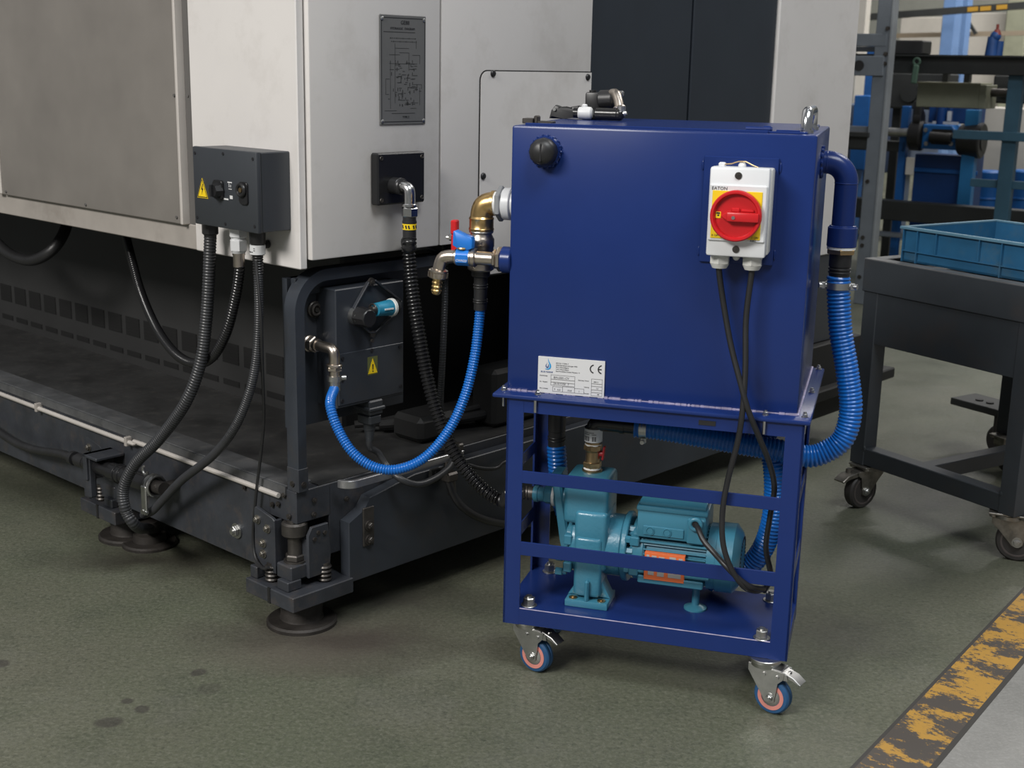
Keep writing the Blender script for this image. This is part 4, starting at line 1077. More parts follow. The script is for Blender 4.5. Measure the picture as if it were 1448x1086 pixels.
b = B(); b.box(k.x - .034, k.x - .025, k.y - .0070, k.y - .0050, k.z - .0055, k.z + .0055, .0008); part(yp, 'lock_tab', b, yellow, 'small yellow lock tab')
b = B(); b.box(k.x - .0325, k.x - .0265, k.y - .0074, k.y - .0068, k.z + .002, k.z + .0048); b.box(k.x - .031, k.x - .0275, k.y - .0074, k.y - .0068, k.z - .0015, k.z + .001); part(yp, 'lock_mark', b, ink)
letters(yp, 'off_mark', '0 OFF', .0052, ink, (ya0 + .002, YF - .0016, yz0 + .003), (1, 0, 0), (0, 0, 1))
letters(yp, 'on_mark', '1 ON', .0052, ink, (ya1 - .002, YF - .0016, yz0 + .002), (1, 0, 0), (0, 0, 1), 'RIGHT')
letters(cv, 'maker_mark', 'EATON', .0078, ink, (X0 + .005, YF - .0001, Z1 - .0372), (1, 0, 0), (0, 0, 1))
letters(cv, 'type_mark', 'KB2', .0055, ink, (X1 - .016, YF - .0001, Z0 + .0275), (1, 0, 0), (0, 0, 1), 'RIGHT')
for px in (1018.5, 1061.5):
    x = xm + (px - 1040) * .00128 - .001
    b = B(); b.cyl((x, -.010, Z0 + .003), (x, -.010, Z0 - .006), .0165, n=20); b.hexn((x, -.010, Z0 - .017), (0, 0, 1), .0175, .013, .0015); b.cyl((x, -.010, Z0 - .016), (x, -.010, Z0 - .024), .0165, .0125, n=24)
    part(sw, 'cable_gland', b, gland_grey)
    if px < 1030: GL = Vec((x, -.010, Z0 - .020))
    else: GR = Vec((x, -.010, Z0 - .020))
b = B(); b.cyl((xm - .001, -.010, Z0 + .003), (xm - .001, -.010, Z0 - .004), .0068, n=14); b.ball((xm - .001, -.010, Z0 - .004), .0062, n=10); part(sw, 'drain_plug', b, gland_grey)
b = B(); b.torus((xm - .001, -.012, Z1 - .004), (0, 1, 0), .0105, .0035, 20, 8, 0, PI); b.ball((xm, -.012, Z1 + .001), .007, .006, .007, 10); b.box(X0 + .010, X0 + .022, -.016, -.004, Z1 - .003, Z1 + .006, .002)
part(sw, 'padlock_eye', b, pvc)
b = B(); b.tube([(X0 + .020, -.014, Z1 + .003), (xm - .016, -.016, Z1 + .0045), (xm, -.016, Z1 + .010), (xm + .014, -.016, Z1 + .0045), (xm + .028, -.014, Z1 - .001)], .0012, 6); part(sw, 'tag_wire', b, dull_brass)


# ================================================================== pump and motor on the cart's base plate
PY = .118                      # shaft line
PZ = 0.247
pp = thing('electric_pump', 'teal electric pump with finned motor and orange plates on the blue base plate', 'pump', C, (.25, PY, .1385))
ZB = .1385
def fx(px, py, y): return None
cx = 0.1458           # casting centre
ztop, zsh = 0.3911, 0.2978
xl, xr = 0.0933, 0.1936
b = B()
b.box(xl + .004, xr - .010, .062, .160, zsh, ztop, .010, 3)                                  # upper chamber
b.box(0.1218, xr - .008, .055, .150, zsh - .09, zsh + .03, .009, 3)     # waist
b.box(0.1241, 0.178, .050, .120, ZB + .018, zsh - .02, .008, 3)
b.cyl((xl + .018, PY, PZ), (xr + .020, PY, PZ), .060, n=36, bev=.005)                        # volute
b.cyl((xr + .018, PY, PZ), (xr + .030, PY, PZ), .068, n=36, bev=.002)                        # flange
b.cyl((xl + .02, PY, PZ), (xl + .006, PY, PZ), .046, n=30, bev=.003)
cb_ = part(pp, 'pump_casting', b, teal)
b = B(); b.prism([(-.03, 0), (-.012, .0), (.018, -.17), (.004, -.19), (-.008, -.13)], (xl + .002, .115, ztop - .006), (1, 0, 0), (0, 0, 1), -.03, .03, .004)
part(cb_, 'suction_rib', b, teal)
b = B()
for z in (zsh - .034, zsh - .060, zsh - .09):
    b.box(xl + .008, xl + .024, .058, .075, z - .008, z + .012, .002)
for z in (ZB + .055, ZB + .085): b.hexn((xl + .004, .075, z), (-1, 0, 0), .008, .014)
b.cyl((xl + .012, .075, ZB + .055), (xl - .004, .075, ZB + .055), .005, n=10)
part(cb_, 'casing_bolts', b, teal_smooth)
# foot
x0, x1 = 0.1112, 0.195
b = B(); b.box(x0, x1, .040, .118, ZB, ZB + .014, .002, 2)
xm = (x0 + x1) / 2
b.prism([(x0 - xm, .014), (x1 - xm, .014), (.022, .052), (-.018, .052)], (xm, .070, ZB), (1, 0, 0), (0, 0, 1), -.036, .006, .004)
b.box(xm - .004, xm + .004, .040, .06, ZB + .012, ZB + .055, .003)
ft = part(cb_, 'pump_foot', b, teal)
for x in (x0 + .014, x1 - .014):
    b = B(); b.cyl((x, .052, ZB + .014), (x, .052, ZB + .016), .008, n=16); b.cyl((x, .052, ZB + .016), (x, .052, ZB + .0175), .004, n=10); part(ft, 'foot_screw', b, dull_brass)
# lantern between pump and motor
xa = xr + .030; xb = 0.2364
b = B()
b.cyl((xa, PY, PZ), (xb, PY, PZ), .026, n=24)
for a in (.6, 2.2, 3.9, 5.3):
    b.bar((xa, PY + .050 * math.cos(a), PZ + .050 * math.sin(a)), (xb, PY + .050 * math.cos(a), PZ + .050 * math.sin(a)), .022, .012, (0, math.cos(a), math.sin(a)), .002)
b.cyl((xa - .001, PY - .03, PZ + .045), (xa + .012, PY - .03, PZ + .045), .008, n=6); b.cyl((xa - .001, PY - .055, PZ + .01), (xa + .012, PY - .055, PZ + .01), .008, n=6)
part(pp, 'lantern', b, teal_smooth)
# motor
xe = 0.3761; xf = 0.4359
RM = .0575
b = B(); b.cyl((xb - .006, PY, PZ), (xb + .022, PY, PZ), RM + .004, n=40, bev=.004); b.cyl((xb + .02, PY, PZ), (xe + .002, PY, PZ), RM - .006, n=40)
for k in range(40):
    a = 2 * PI * k / 40
    c_, s_ = math.cos(a), math.sin(a)
    b.bar((xb + .018, PY + (RM - .004) * c_, PZ + (RM - .004) * s_), (xe - .002, PY + (RM - .004) * c_, PZ + (RM - .004) * s_), .0024, .013, (0, c_, s_))
for a in (3.55, 2.6): b.cyl((xb + .0, PY + (RM + .008) * math.cos(a), PZ + (RM + .008) * math.sin(a)), (xe + .006, PY + (RM + .008) * math.cos(a), PZ + (RM + .008) * math.sin(a)), .0028, n=10)
mo = part(pp, 'motor_body', b, teal_smooth)
b = B()
for a in (3.55, 2.6, .6, 5.7):
    b = B(); b.hexn((xb - .004, PY + (RM + .006) * math.cos(a), PZ + (RM + .006) * math.sin(a)), (-1, 0, 0), .0075, .012); b.box(xb - .006, xb + .012, PY + (RM + .006) * math.cos(a) - .009, PY + (RM + .006) * math.cos(a) + .009, PZ + (RM + .006) * math.sin(a) - .009, PZ + (RM + .006) * math.sin(a) + .009, .002); part(mo, 'motor_lug', b, teal_smooth)
b = B(); b.box(xb + .012, xe - .004, PY - RM - .008, PY - RM + .014, PZ - .047, PZ - .032, .002)
part(mo, 'base_strip', b, teal_smooth)
b = B(); b.lathe((xe - .001, PY, PZ), (1, 0, 0), [(RM + .006, 0), (RM + .006, .016), (RM + .009, .017), (RM + .009, .048), (RM - .006, xf - xe), (RM - .012, xf - xe + .002), (.0, xf - xe + .002)], 44)
fc = part(pp, 'fan_cover', b, teal_smooth)
b = B()
for k in range(34):
    a = 2 * PI * k / 34; r = RM - .016
    b.ball((xf + .0015, PY + r * math.cos(a), PZ + r * math.sin(a)), .001, .0028, .0028, 6)
part(fc, 'fan_holes', b, ink)
# terminal box
t0, t1 = (0.2429, 0.055, 0.3242), (0.3717, 0.055, 0.3257)
X0, X1 = t0[0], t1[0]
zt = 0.3576; zl = 0.2948
b = B(); b.box(X0, X1, .056, .165, zl - .004, zt - .010, .003, 2); b.box(X1 - .034, X1 - .001, .051, .07, zl - .006, zt - .019, .003); b.box(X0 + .012, X1 - .040, .0535, .06, zl + .002, zl + .020, .001)
tb = part(pp, 'terminal_box', b, teal_smooth)
b = B(); b.box(X0 - .002, X1 + .003, .053, .168, zt - .014, zt - .004, .003, 2); b.box(X0 + .002, X1 - .001, .057, .164, zt - .006, zt + .004, .004, 2)
part(tb, 'box_lid', b, teal_smooth)
b = B()
for x in (X0 + .026, X0 + .058): b.torus((x, .0530, zl + .011), (0, -1, 0), .0075, .0012, 24, 6); b.cyl((x, .0535, zl + .011), (x, .0515, zl + .011), .006, n=20)
part(tb, 'knock_outs', b, teal_smooth)
tgx, tgz = X1 - .018, 0.3309
b = B(); b.torus((tgx, .046, tgz), (0, -1, 0), .0100, .0040, 24, 10); b.cyl((tgx, .054, tgz), (tgx, .046, tgz), .012, n=24)
part(tb, 'box_gland', b, teal_smooth)
b = B(); b.cyl((tgx, .047, tgz), (tgx, .0455, tgz), .0075, n=18); part(tb, 'gland_hole', b, ink)
TBOX = C.w((tgx, .050, tgz))
# orange plates
YP = PY - RM - .0085
for z0, z1, nm in ((0.2437, 0.2634, 0), (0.2098, 0.2338, 1)):
    xa_, xb_ = 0.2608, 0.337
    b = B(); b.box(xa_, xb_, YP - .0012, YP + .012, z0, z1, .0004); op = part(pp, 'orange_plate', b, orange, 'orange rating plate')
    b = B()
    for u0, u1, v0, v1 in (((.05, .12, .25, .8), (.18, .30, .2, .75), (.36, .5, .35, .7), (.62, .78, .3, .8), (.85, .95, .3, .75)), ((.1, .25, .4, .8), (.33, .5, .35, .75), (.6, .92, .35, .7)))[nm]:
        b.box(xa_ + (xb_ - xa_) * u0, xa_ + (xb_ - xa_) * u1, YP - .0016, YP - .001, z0 + (z1 - z0) * v0, z0 + (z1 - z0) * v1)
    part(op, 'plate_print', b, mat('faded_print', (.42, .40, .38), .5) if nm == 0 else bpy.data.materials['faded_print'])
# support foot under the motor
q = Vec((0.3538, 0.1101, 0.1385)); q.z = ZB
b = B(); b.lathe(q, (0, 0, 1), [(.022, 0), (.022, .003), (.012, .007), (.0075, .009), (.0075, .06)], 28); part(pp, 'support_foot', b, teal_smooth)
# suction stub on the left with white tape
zs = 0.335; xs0, xs1 = 0.0791, 0.0164
SY = .11
b = B(); b.cyl((xs0 + .03, SY, zs), (xs0 - .010, SY, zs), .026, .020, n=24); b.cyl((xs0 - .012, SY, zs), (xs1 + .010, SY, zs), .0145, n=24, bev=.001); b.hexn((xs0 - .030, SY, zs), (1, 0, 0), .0185, .017, .002); b.cyl((xs1 + .012, SY, zs), (xs1 + .020, SY, zs), .0165, n=24)
st = part(pp, 'suction_stub', b, teal_smooth)
b = B(); b.cyl((xs0 - .0135, SY, zs), (xs0 - .008, SY, zs), .0205, n=26); part(st, 'thread_tape', b, ptfe)
b = B(); b.cyl((xs1 + .012, SY, zs), (xs1 - .006, SY, zs), .0135, n=22); part(st, 'hose_clamp', b, dark_steel)
SUCT = C.w((xs1 + .002, SY, zs))

# ------------------------------------------------------------------ brass outlet valve on top of the pump
OYV = .118
vx = 0.1398; v0 = ztop - .001; v1 = 0.4737
H = v1 - v0
ov = thing('outlet_valve', 'brass outlet valve with red handle and white label, standing on top of the teal pump', 'valve', C, (vx, OYV, v0))
b = B(); b.lathe((vx, OYV, v0), (0, 0, 1), [(.0195, 0), (.0195, .004), (.0165, .006), (.0165, .012), (.0150, .016), (.0140, H * .30), (.0140, H * .48), (.0165, H * .52), (.0165, H * .60), (.0135, H * .62), (.0135, H * .74)], 28)
b.hexn((vx, OYV, v0 + .008), (0, 0, 1), .0185, .012, .0015); b.hexn((vx, OYV, v0 + H * .52), (0, 0, 1), .0185, .011, .0015); b.hexn((vx, OYV, v0 + H * .66), (0, 0, 1), .0150, .007, .001)
vb = part(ov, 'valve_body', b, dull_brass)
b = B(); b.cyl((vx, OYV, v0 + .0055), (vx, OYV, v0 + .009), .0172, n=24); b.cyl((vx, OYV, v0 + H * .61), (vx, OYV, v0 + H * .665), .0160, n=24); part(vb, 'thread_tape', b, ptfe)
b = B(); b.cyl((vx + .012, OYV, v0 + H * .44), (vx + .022, OYV, v0 + H * .44), .006, n=12); b.bar((vx + .020, OYV, v0 + H * .30), (vx + .023, OYV, v0 + H * .62), .012, .004, (1, 0, 0), .001); part(vb, 'handle', b, red_dark, 'small red lever')
zl0 = v0 + H * .72
b = B(); b.cyl((vx, OYV, zl0), (vx, OYV, v1 + .006), .0172, n=28)
xq = 0.2281
ze = v1 + .014
b.tube([(vx, OYV, v1), (vx, OYV, ze - .018), (vx + .004, OYV, ze - .004), (vx + .018, OYV, ze), (xq, OYV, ze + .0)], .0155, 20, step=.004); b.cyl((vx + .052, OYV, ze), (vx + .060, OYV, ze), .0172, n=20)
el = part(ov, 'black_elbow', b, black_gloss, 'black plastic elbow')
b = B(); b.cyl((vx, OYV, zl0 + .001), (vx, OYV, zl0 + .0265), .0176, n=30); wl = part(ov, 'elbow_label', b, pvc, 'white label sleeve')
b = B()
for k, a in enumerate((-2.5, -2.25, -2.0, -1.5, -1.25)):
    p = Vec((vx + .0176 * math.cos(a), OYV + .0176 * math.sin(a), zl0 + .0085)); u = Vec((-math.sin(a), math.cos(a), 0))
    b.bar(p, p + u * .0032, .0008, .009); b.bar(p + u * -.001 + Vec((0, 0, .0085)), p + u * .0035 + Vec((0, 0, .0085)), .0008, .0012)
for a in (-2.5, -2.2, -1.9, -1.6):
    p = Vec((vx + .0176 * math.cos(a), OYV + .0176 * math.sin(a), zl0 + .0205)); b.bar(p, p + Vec((-math.sin(a), math.cos(a), 0)) * .005, .0008, .001)
part(wl, 'label_print', b, ink_grey)
b = B(); xk = 0.2372; b.cyl((xk - .007, OYV, ze - .001), (xk + .007, OYV, ze - .001), .0215, n=26); b.box(xk - .005, xk + .006, OYV - .012, OYV - .002, ze - .030, ze - .018, .002); b.cyl((xk, OYV - .012, ze - .026), (xk, OYV - .018, ze - .026), .004, n=10)
part(ov, 'hose_clamp', b, zinc)

# ================================================================== hoses of the cart
cable('spiral_hose', [C.w((xv, OY, z3 + .002)), C.w((xv, OY, z3 - .006))] + [C.w(p) for p in ((0.5729, 0.19, 0.7485), (0.5818, 0.188, 0.6836), (0.5989, 0.185, 0.6122), (0.6111, 0.182, 0.5398), (0.6014, 0.178, 0.4853), (0.5692, 0.172, 0.4562), (0.5352, 0.165, 0.4478), (0.4832, 0.155, 0.4577), (0.414, 0.145, 0.466), (0.3355, 0.13, 0.4775), (0.2696, 0.12, 0.4861))] + [C.w((xq - .008, OYV, ze))],
      .0205, hose_blue, 'large blue spiral hose from the blue pipe bend down under the tank', 'hose', n=22, pitch=.0072, amp=.0012, sub=6)
b = B(); zc_ = 0.772
b.cyl((xv, OY, zc_ - .008), (xv, OY, zc_ + .004), .0232, n=30)
for s in (-1, 1): b.cyl((xv + s * .021, OY - .006, zc_ - .002), (xv + s * .034, OY - .010, zc_ - .002), .0055, n=12); b.box(xv + s * .026 - .004, xv + s * .026 + .004, OY - .013, OY - .003, zc_ - .008, zc_ + .004, .001)
solo('hose_clamp', b, zinc, 'silver hose clamp around the top of the large blue hose below the pipe bend', 'hose clamp', C, (xv, OY, zc_))
cable('spiral_hose', [C.w(p) for p in ((0.3633, 0.2, 0.1601), (0.4311, 0.2, 0.193), (0.4633, 0.195, 0.2345), (0.4804, 0.19, 0.2923), (0.4841, 0.19, 0.3574), (0.4755, 0.19, 0.4274), (0.4512, 0.2, 0.4784), (0.421, 0.21, 0.515))],
      .0205, hose_blue, 'blue spiral hose inside the cart, rising behind the motor to the underside of the tank', 'hose', n=22, pitch=.0072, amp=.0012, sub=6)
hx = 0.0543
b = B(); b.cyl((hx, .17, .5525), (hx, .17, .530), .0165, n=8, bev=.001); bp = thing('drain_tail', 'black hose tail on a brass nut hanging from the tank underside above the pump', 'pipe fitting', C, (hx, .17, .5525))
part(bp, 'brass_nut', b, dull_brass)
zq = 0.4184
b = B(); b.cyl((hx, .17, .531), (hx, .17, zq + .030), .0185, .0175, n=24, bev=.001); b.cyl((hx, .17, zq + .031), (hx, .17, zq - .012), .0165, n=24); b.torus((hx, .17, zq + .018), (0, 0, 1), .0165, .0016); b.torus((hx, .17, zq + .012), (0, 0, 1), .0165, .0016)
part(bp, 'hose_tail', b, black_rubber)
cable('spiral_hose', [C.w((hx, .17, zq))] + [C.w(p) for p in ((0.057, 0.17, 0.3894), (0.0597, 0.175, 0.3513), (0.0683, 0.19, 0.2803), (0.0942, 0.2, 0.2194))], .0185, hose_blue,
      'short blue spiral hose going straight down beside the brass valve, behind the pump', 'hose', n=20, pitch=.0075, amp=.0011, sub=6)

# brass and nickel fittings on the left of the tank
ey = .10
E0 = Vec((-0.0432, 0.1, 0.8977)); E0.y = ey
xe_ = -0.0858; XL = -0.0295
bv = thing('ball_valve', 'brass elbow over nickel ball valve with red lever, left of the tank', 'valve', C, (TX0, ey, E0.z))
b = B(); b.cyl((TX0 + .001, ey, E0.z), (XL, ey, E0.z), .026, n=26); b.cyl((XL + .004, ey, E0.z), (XL - .013, ey, E0.z), .0300, n=30, bev=.002); b.cyl((XL - .012, ey, E0.z), (XL - .026, ey, E0.z), .0235, n=28)
part(bv, 'bulkhead', b, pvc, 'white plastic bulkhead')
b = B(); b.hexn((XL - .0135, ey, E0.z), (-1, 0, 0), .0335, .010, .002); part(bv, 'lock_nut', b, mat('grey_nut', (.30, .31, .32), .4, .3))
b = B(); b.cyl((XL - .025, ey, E0.z), (XL - .031, ey, E0.z), .0222, n=26); part(bv, 'thread_tape', b, ptfe)
z_e = 0.8454; z_f = 0.7757
b = B(); b.tube([(XL - .028, ey, E0.z), (xe_ + .026, ey, E0.z), (xe_ + .011, ey, E0.z - .003), (xe_ + .003, ey, E0.z - .011), (xe_, ey, E0.z - .028), (xe_, ey, z_e + .006)], .0215, 26, step=.003)
b.cyl((XL - .030, ey, E0.z), (XL - .036, ey, E0.z), .0235, n=26); b.lathe((xe_, ey, z_e), (0, 0, 1), [(.0236, 0), (.0242, .004), (.0230, .006), (.0230, .020), (.0240, .023), (.0215, .027)], 28)
part(bv, 'brass_elbow', b, brass)
b = B(); b.torus((xe_, ey, z_e - .002), (0, 0, 1), .0205, .0028); part(bv, 'thread_ring', b, zinc)
b = B(); b.lathe((xe_, ey, z_e - .003), (0, 0, -1), [(.0205, 0), (.0205, .004), (.0235, .010), (.0250, .013), (.0250, .026), (.0238, .028), (.0238, .040), (.0250, .042), (.0250, z_e - z_f), (.0215, z_e - z_f + .003)], 28)
vbd = part(bv, 'valve_body', b, nickel)
letters(vbd, 'cast_mark', '1 1/4', .012, nickel, (xe_ - .014, ey - .0252, z_e - .026), (1, 0, 0), (0, 0, 1), thick=.0008)
rl = Vec((-0.1384, 0.1, 0.8291))
b = B(); b.box(rl.x - .005, rl.x + .009, ey - .008, ey + .008, 0.8036, 0.8359, .002); b.box(rl.x - .006, rl.x + .006, ey - .009, ey + .009, 0.8359, 0.8626, .002)
b.cyl((rl.x + .006, ey, rl.z), (xe_ - .02, ey, rl.z), .008, n=14)
lv = part(bv, 'red_lever', b, red, 'red lever')
b = B(); b.hexn((rl.x - .005, ey, rl.z), (-1, 0, 0), .0065, .006); b.cyl((rl.x - .011, ey, rl.z), (rl.x - .016, ey, rl.z), .0035, n=10); part(lv, 'lever_nut', b, zinc)
z_g = 0.702
b = B(); b.cyl((xe_, ey, z_f + .004), (xe_, ey, z_f - .018), .0180, n=24, bev=.002); b.cyl((xe_, ey, z_f - .016), (xe_, ey, z_g - .008), .0130, .0125, n=24)
for k in (.45, .52, .84, .90): b.torus((xe_, ey, z_f + (z_g - z_f) * k), (0, 0, 1), .0130, .0014, 22, 6)
part(bv, 'hose_tail', b, black_rubber, 'black hose tail')
HG = [C.w((xe_, ey, z_g + .006)), C.w((xe_, ey, z_g - .006))]

ty = .045
A0 = Vec((-0.025, 0.045, 0.8015)); A0.y = ty
XM = -0.0155
tp_ = thing('drain_tap', 'nickel drain tap with blue lever and short brass hose barb, left of the tank', 'tap', C, (TX0, ty, A0.z))
xt = -0.103; xs = -0.1486
b = B(); b.cyl((TX0 + .002, ty, A0.z), (XM - .012, ty, A0.z), .0245, n=30, bev=.002); part(tp_, 'tank_socket', b, blue)
b = B(); b.hexn((XM - .012, ty, A0.z), (-1, 0, 0), .0230, .009, .002); b.hexn((XM - .022, ty, A0.z), (-1, 0, 0), .0180, .007, .002); b.cyl((XM - .020, ty, A0.z), (XM - .024, ty, A0.z), .014, n=20)
part(tp_, 'hex_nut', b, nickel)
b = B(); b.cyl((XM - .027, ty, A0.z), (xt + .012, ty, A0.z), .0128, n=24); b.cyl((xt + .026, ty, A0.z), (xt + .016, ty, A0.z), .0172, n=26, bev=.002); b.cyl((xt + .018, ty, A0.z), (xt - .016, ty, A0.z), .0155, n=26, bev=.002)
zsp = 0.7741
b.tube([(xt - .012, ty, A0.z), (xs + .018, ty, A0.z), (xs + .006, ty, A0.z - .004), (xs + .001, ty, A0.z - .014), (xs - .003, ty, zsp - .002)], .0118, 20, step=.003)
tbod = part(tp_, 'tap_body', b, nickel)
nd = Vec((-.10, 0, -1)).normalized(); ns = Vec((xs - .003, ty, zsp))
b = B(); b.lathe(ns, nd, [(.0125, -.003), (.0185, 0), (.0185, .003), (.0170, .004), (.0170, .013), (.0160, .015), (.010, .016)], 26)
for k in range(16):
    a = 2 * PI * k / 16; d_, a_, c_ = B.axes(nd); p = ns + (a_ * math.cos(a) + c_ * math.sin(a)) * .0172
    b.bar(p + nd * .004, p + nd * .013, .003, .003, a_ * math.cos(a) + c_ * math.sin(a))
part(tp_, 'union_nut', b, nickel)
b = B(); pr = [(.0085, 0)]
for k in range(4): pr += [(.0100, .002 + k * .0075), (.0086, .0072 + k * .0075)]
b.lathe(ns + nd * .014, nd, pr + [(.006, .0325)], 22); part(tp_, 'hose_barb', b, brass)
b = B(); b.cyl((xt + .0135, ty, A0.z), (xt - .011, ty, A0.z), .0162, n=26); b.box(xt - .010, xt + .0125, ty - .0168, ty - .013, A0.z - .009, A0.z + .006, .001); tgb = part(tp_, 'blue_band', b, tap_blue, 'blue band around the tap')
letters(tgb, 'band_print', 'CWN20', .0062, white_ink, (xt - .0095, ty - .0170, A0.z - .0065), (1, 0, 0), (0, 0, 1))
b = B(); b.cyl((xt, ty, A0.z + .014), (xt, ty, A0.z + .026), .0085, n=16); b.torus((xt, ty - .004, A0.z + .017), (0, 0, 1), .0085, .0022); part(tp_, 'stem', b, brass)
zb_ = A0.z + .022
b = B(); b.prism([(-.018, .0), (-.017, .026), (-.012, .028), (.006, .020), (.018, .017), (.021, .012), (.020, -.004), (.012, -.008), (-.008, -.006)], (xt, ty + .009, zb_), (1, 0, 0), (0, 0, 1), 0, .020, .003, 2)
part(tp_, 'blue_lever', b, tap_blue, 'blue butterfly lever')

gpts = [HOSE_G + Vec((0, 0, .012)), HOSE_G]
g0, g1 = HOSE_G.y, HG[1].y
for px, py in ():
    pass
gp = [(-0.3513, 2.44, 0.5034), (-0.334, 2.42, 0.4596), (-0.3025, 2.405, 0.4164), (-0.2599, 2.4, 0.3903), (-0.2122, 2.4, 0.3885), (-0.1621, 2.405, 0.4136), (-0.1181, 2.415, 0.467), (-0.0892, 2.425, 0.5325), (-0.0728, 2.435, 0.6043), (-0.0658, 2.445, 0.6646)]
cable('spiral_hose', gpts + [Vec(p) for p in gp] + [HG[1], HG[0]], .0094, hose_blue, 'thin blue spiral hose hanging in a U between machine and tank', 'hose', n=16, pitch=.0052, amp=.0008, sub=6)
fp = [(-0.2163, 2.63, 0.7927), (-0.2068, 2.62, 0.7004), (-0.1892, 2.6, 0.602), (-0.1691, 2.585, 0.5096), (-0.1402, 2.57, 0.4243), (-0.1009, 2.55, 0.3556), (-0.0534, 2.53, 0.307), (-0.0125, 2.515, 0.2887)]
cable('corrugated_hose', [HOSE_F, HOSE_F - Vec((0, 0, .02))] + [Vec(p) for p in fp] + [SUCT + Vec((-.035, .01, -.004)), SUCT], .0128, black_gloss, 'black ribbed hose from the silver elbow down to the suction side of the pump', 'hose', n=18, pitch=.0078, amp=.0017, sub=6)

# cables of the switch and motor
cable('cable', [C.w(GL + Vec((0, 0, .005))), C.w(GL - Vec((0, 0, .012)))] + [C.w(p) for p in ((0.3889, -0.008, 0.7498), (0.4057, -0.014, 0.6837), (0.4279, -0.024, 0.6187), (0.4428, -0.026, 0.5762), (0.4636, -0.005, 0.5216), (0.4818, 0.02, 0.4708), (0.4928, 0.03, 0.4227), (0.4881, 0.04, 0.3652), (0.4839, 0.05, 0.2999), (0.4957, 0.06, 0.2423), (0.4841, 0.07, 0.2073))],
      .0052, black_rubber, 'black cable from the left gland of the switch, crossing over to the right cart leg', 'cable', n=12)
cable('cable', [C.w(GR + Vec((0, 0, .005))), C.w(GR - Vec((0, 0, .012)))] + [C.w(p) for p in ((0.4276, -0.01, 0.7344), (0.4326, -0.018, 0.6492), (0.4332, -0.026, 0.5753), (0.4275, -0.02, 0.5156), (0.4146, -0.012, 0.4468), (0.4081, -0.012, 0.3866), (0.4117, -0.014, 0.3275), (0.4272, -0.016, 0.2829), (0.4514, -0.008, 0.2449), (0.4724, 0.02, 0.2257), (0.4851, 0.05, 0.221))],
      .0052, black_rubber, 'black cable from the right gland of the switch, hanging in front of the motor', 'cable', n=12)
cable('cable', [TBOX, TBOX + Vec((.002, -.012, -.003))] + [C.w(p) for p in ((0.3733, 0.022, 0.3099), (0.3952, 0.01, 0.2937), (0.4192, -0.011, 0.28), (0.4433, -0.011, 0.2587), (0.4659, 0, 0.241), (0.4841, 0.03, 0.2274))],
      .0052, black_rubber, 'short black cable out of the motor terminal box, looping down to the base plate', 'cable', n=12)

# ================================================================== black and silver coupling lying on the tank
ct_y = .30
def tp2(px, py, y=ct_y): return None
zt_ = TZ1 + .0035
g0, g1 = Vec((-0.0096, 0.3, 1.0542)), Vec((0.0545, 0.3, 1.0629))
hc = thing('hose_coupling', 'black and silver hose coupling with a grip lying on top of the tank', 'coupling', C, (g1.x, ct_y, zt_))
z0 = zt_
b = B(); b.prism([(0, 0), (.004, .016), (.012, .026), (.020, .024), (.030, .018), (.046, .024), (.058, .026), (.066, .020), (.066, .004), (.044, .002), (.030, .0)], (g0.x, ct_y - .012, z0), (1, 0, 0), (0, 0, 1), -.024, 0, .005, 2)
part(hc, 'grip', b, black_rubber)
b = B(); b.cyl((g0.x + .012, ct_y - .013, z0 + .018), (g0.x + .012, ct_y - .0155, z0 + .018), .0032, n=10); part(hc, 'grip_rivet', b, zinc)
xa, xb, xc = g1.x - .006, 0.0916, 0.1389
b = B(); b.cyl((xa - .004, ct_y - .025, z0 + .013), (xa + .010, ct_y - .025, z0 + .013), .010, n=16); b.cyl((xb - .004, ct_y - .025, z0 + .0125), (xc - .006, ct_y - .03, z0 + .0125), .0115, n=18, bev=.002); b.ball((xc - .004, ct_y - .03, z0 + .0125), .012, n=14)
part(hc, 'black_tube', b, black_gloss)
b = B(); b.lathe((xa + .004, ct_y - .025, z0 + .013), (1, 0, 0), [(.009, 0), (.0115, .003), (.0125, .018), (.0115, .026), (.008, .029)], 20); b.box(xa + .012, xa + .022, ct_y - .03, ct_y - .02, z0 + .02, z0 + .030, .002)
part(hc, 'silver_collar', b, label_white, 'silver collar')
xm0, xm1 = 0.0595, 0.0922
b = B(); b.box(xm0, xm1 - .002, ct_y + .0, ct_y + .03, z0 + .006, z0 + .052, .004, 2); b.box(xm0 - .004, xm1 + .002, ct_y - .004, ct_y + .034, z0, z0 + .012, .002); b.cyl((xm0 + .012, ct_y + .014, z0 + .05), (xm0 + .012, ct_y + .014, z0 + .056), .007, n=14)
part(hc, 'valve_block', b, black_plastic)
xm2 = 0.1068
b = B(); b.cyl((xm1 - .006, ct_y + .012, z0 + .038), (xm2 + .010, ct_y + .008, z0 + .040), .0185, n=22, bev=.003); b.torus((xm2 + .008, ct_y + .008, z0 + .040), (1, -.1, 0), .013, .006)
part(hc, 'rubber_boot', b, black_rubber)
b = B(); b.tube([(xm2 + .006, ct_y + .004, z0 + .050), (xm2 + .014, ct_y - .004, z0 + .050), (xm2 + .022, ct_y - .014, z0 + .036), (xc - .004, ct_y - .024, z0 + .020)], .0095, 16, step=.004); b.torus((xc - .006, ct_y - .023, z0 + .024), (.3, -.3, -1), .010, .003)
part(hc, 'elbow', b, nickel)
b = B(); b.cyl((xc, ct_y - .03, z0 + .010), (xc, ct_y - .03, z0 + .028), .0085, n=14); b.cyl((xc + .002, ct_y - .034, z0 + .014), (xc + .012, ct_y - .036, z0 + .016), .0035, n=10); b.box(xm2 + .016, xm2 + .026, ct_y + .01, ct_y + .02, z0 + .045, z0 + .056, .002)
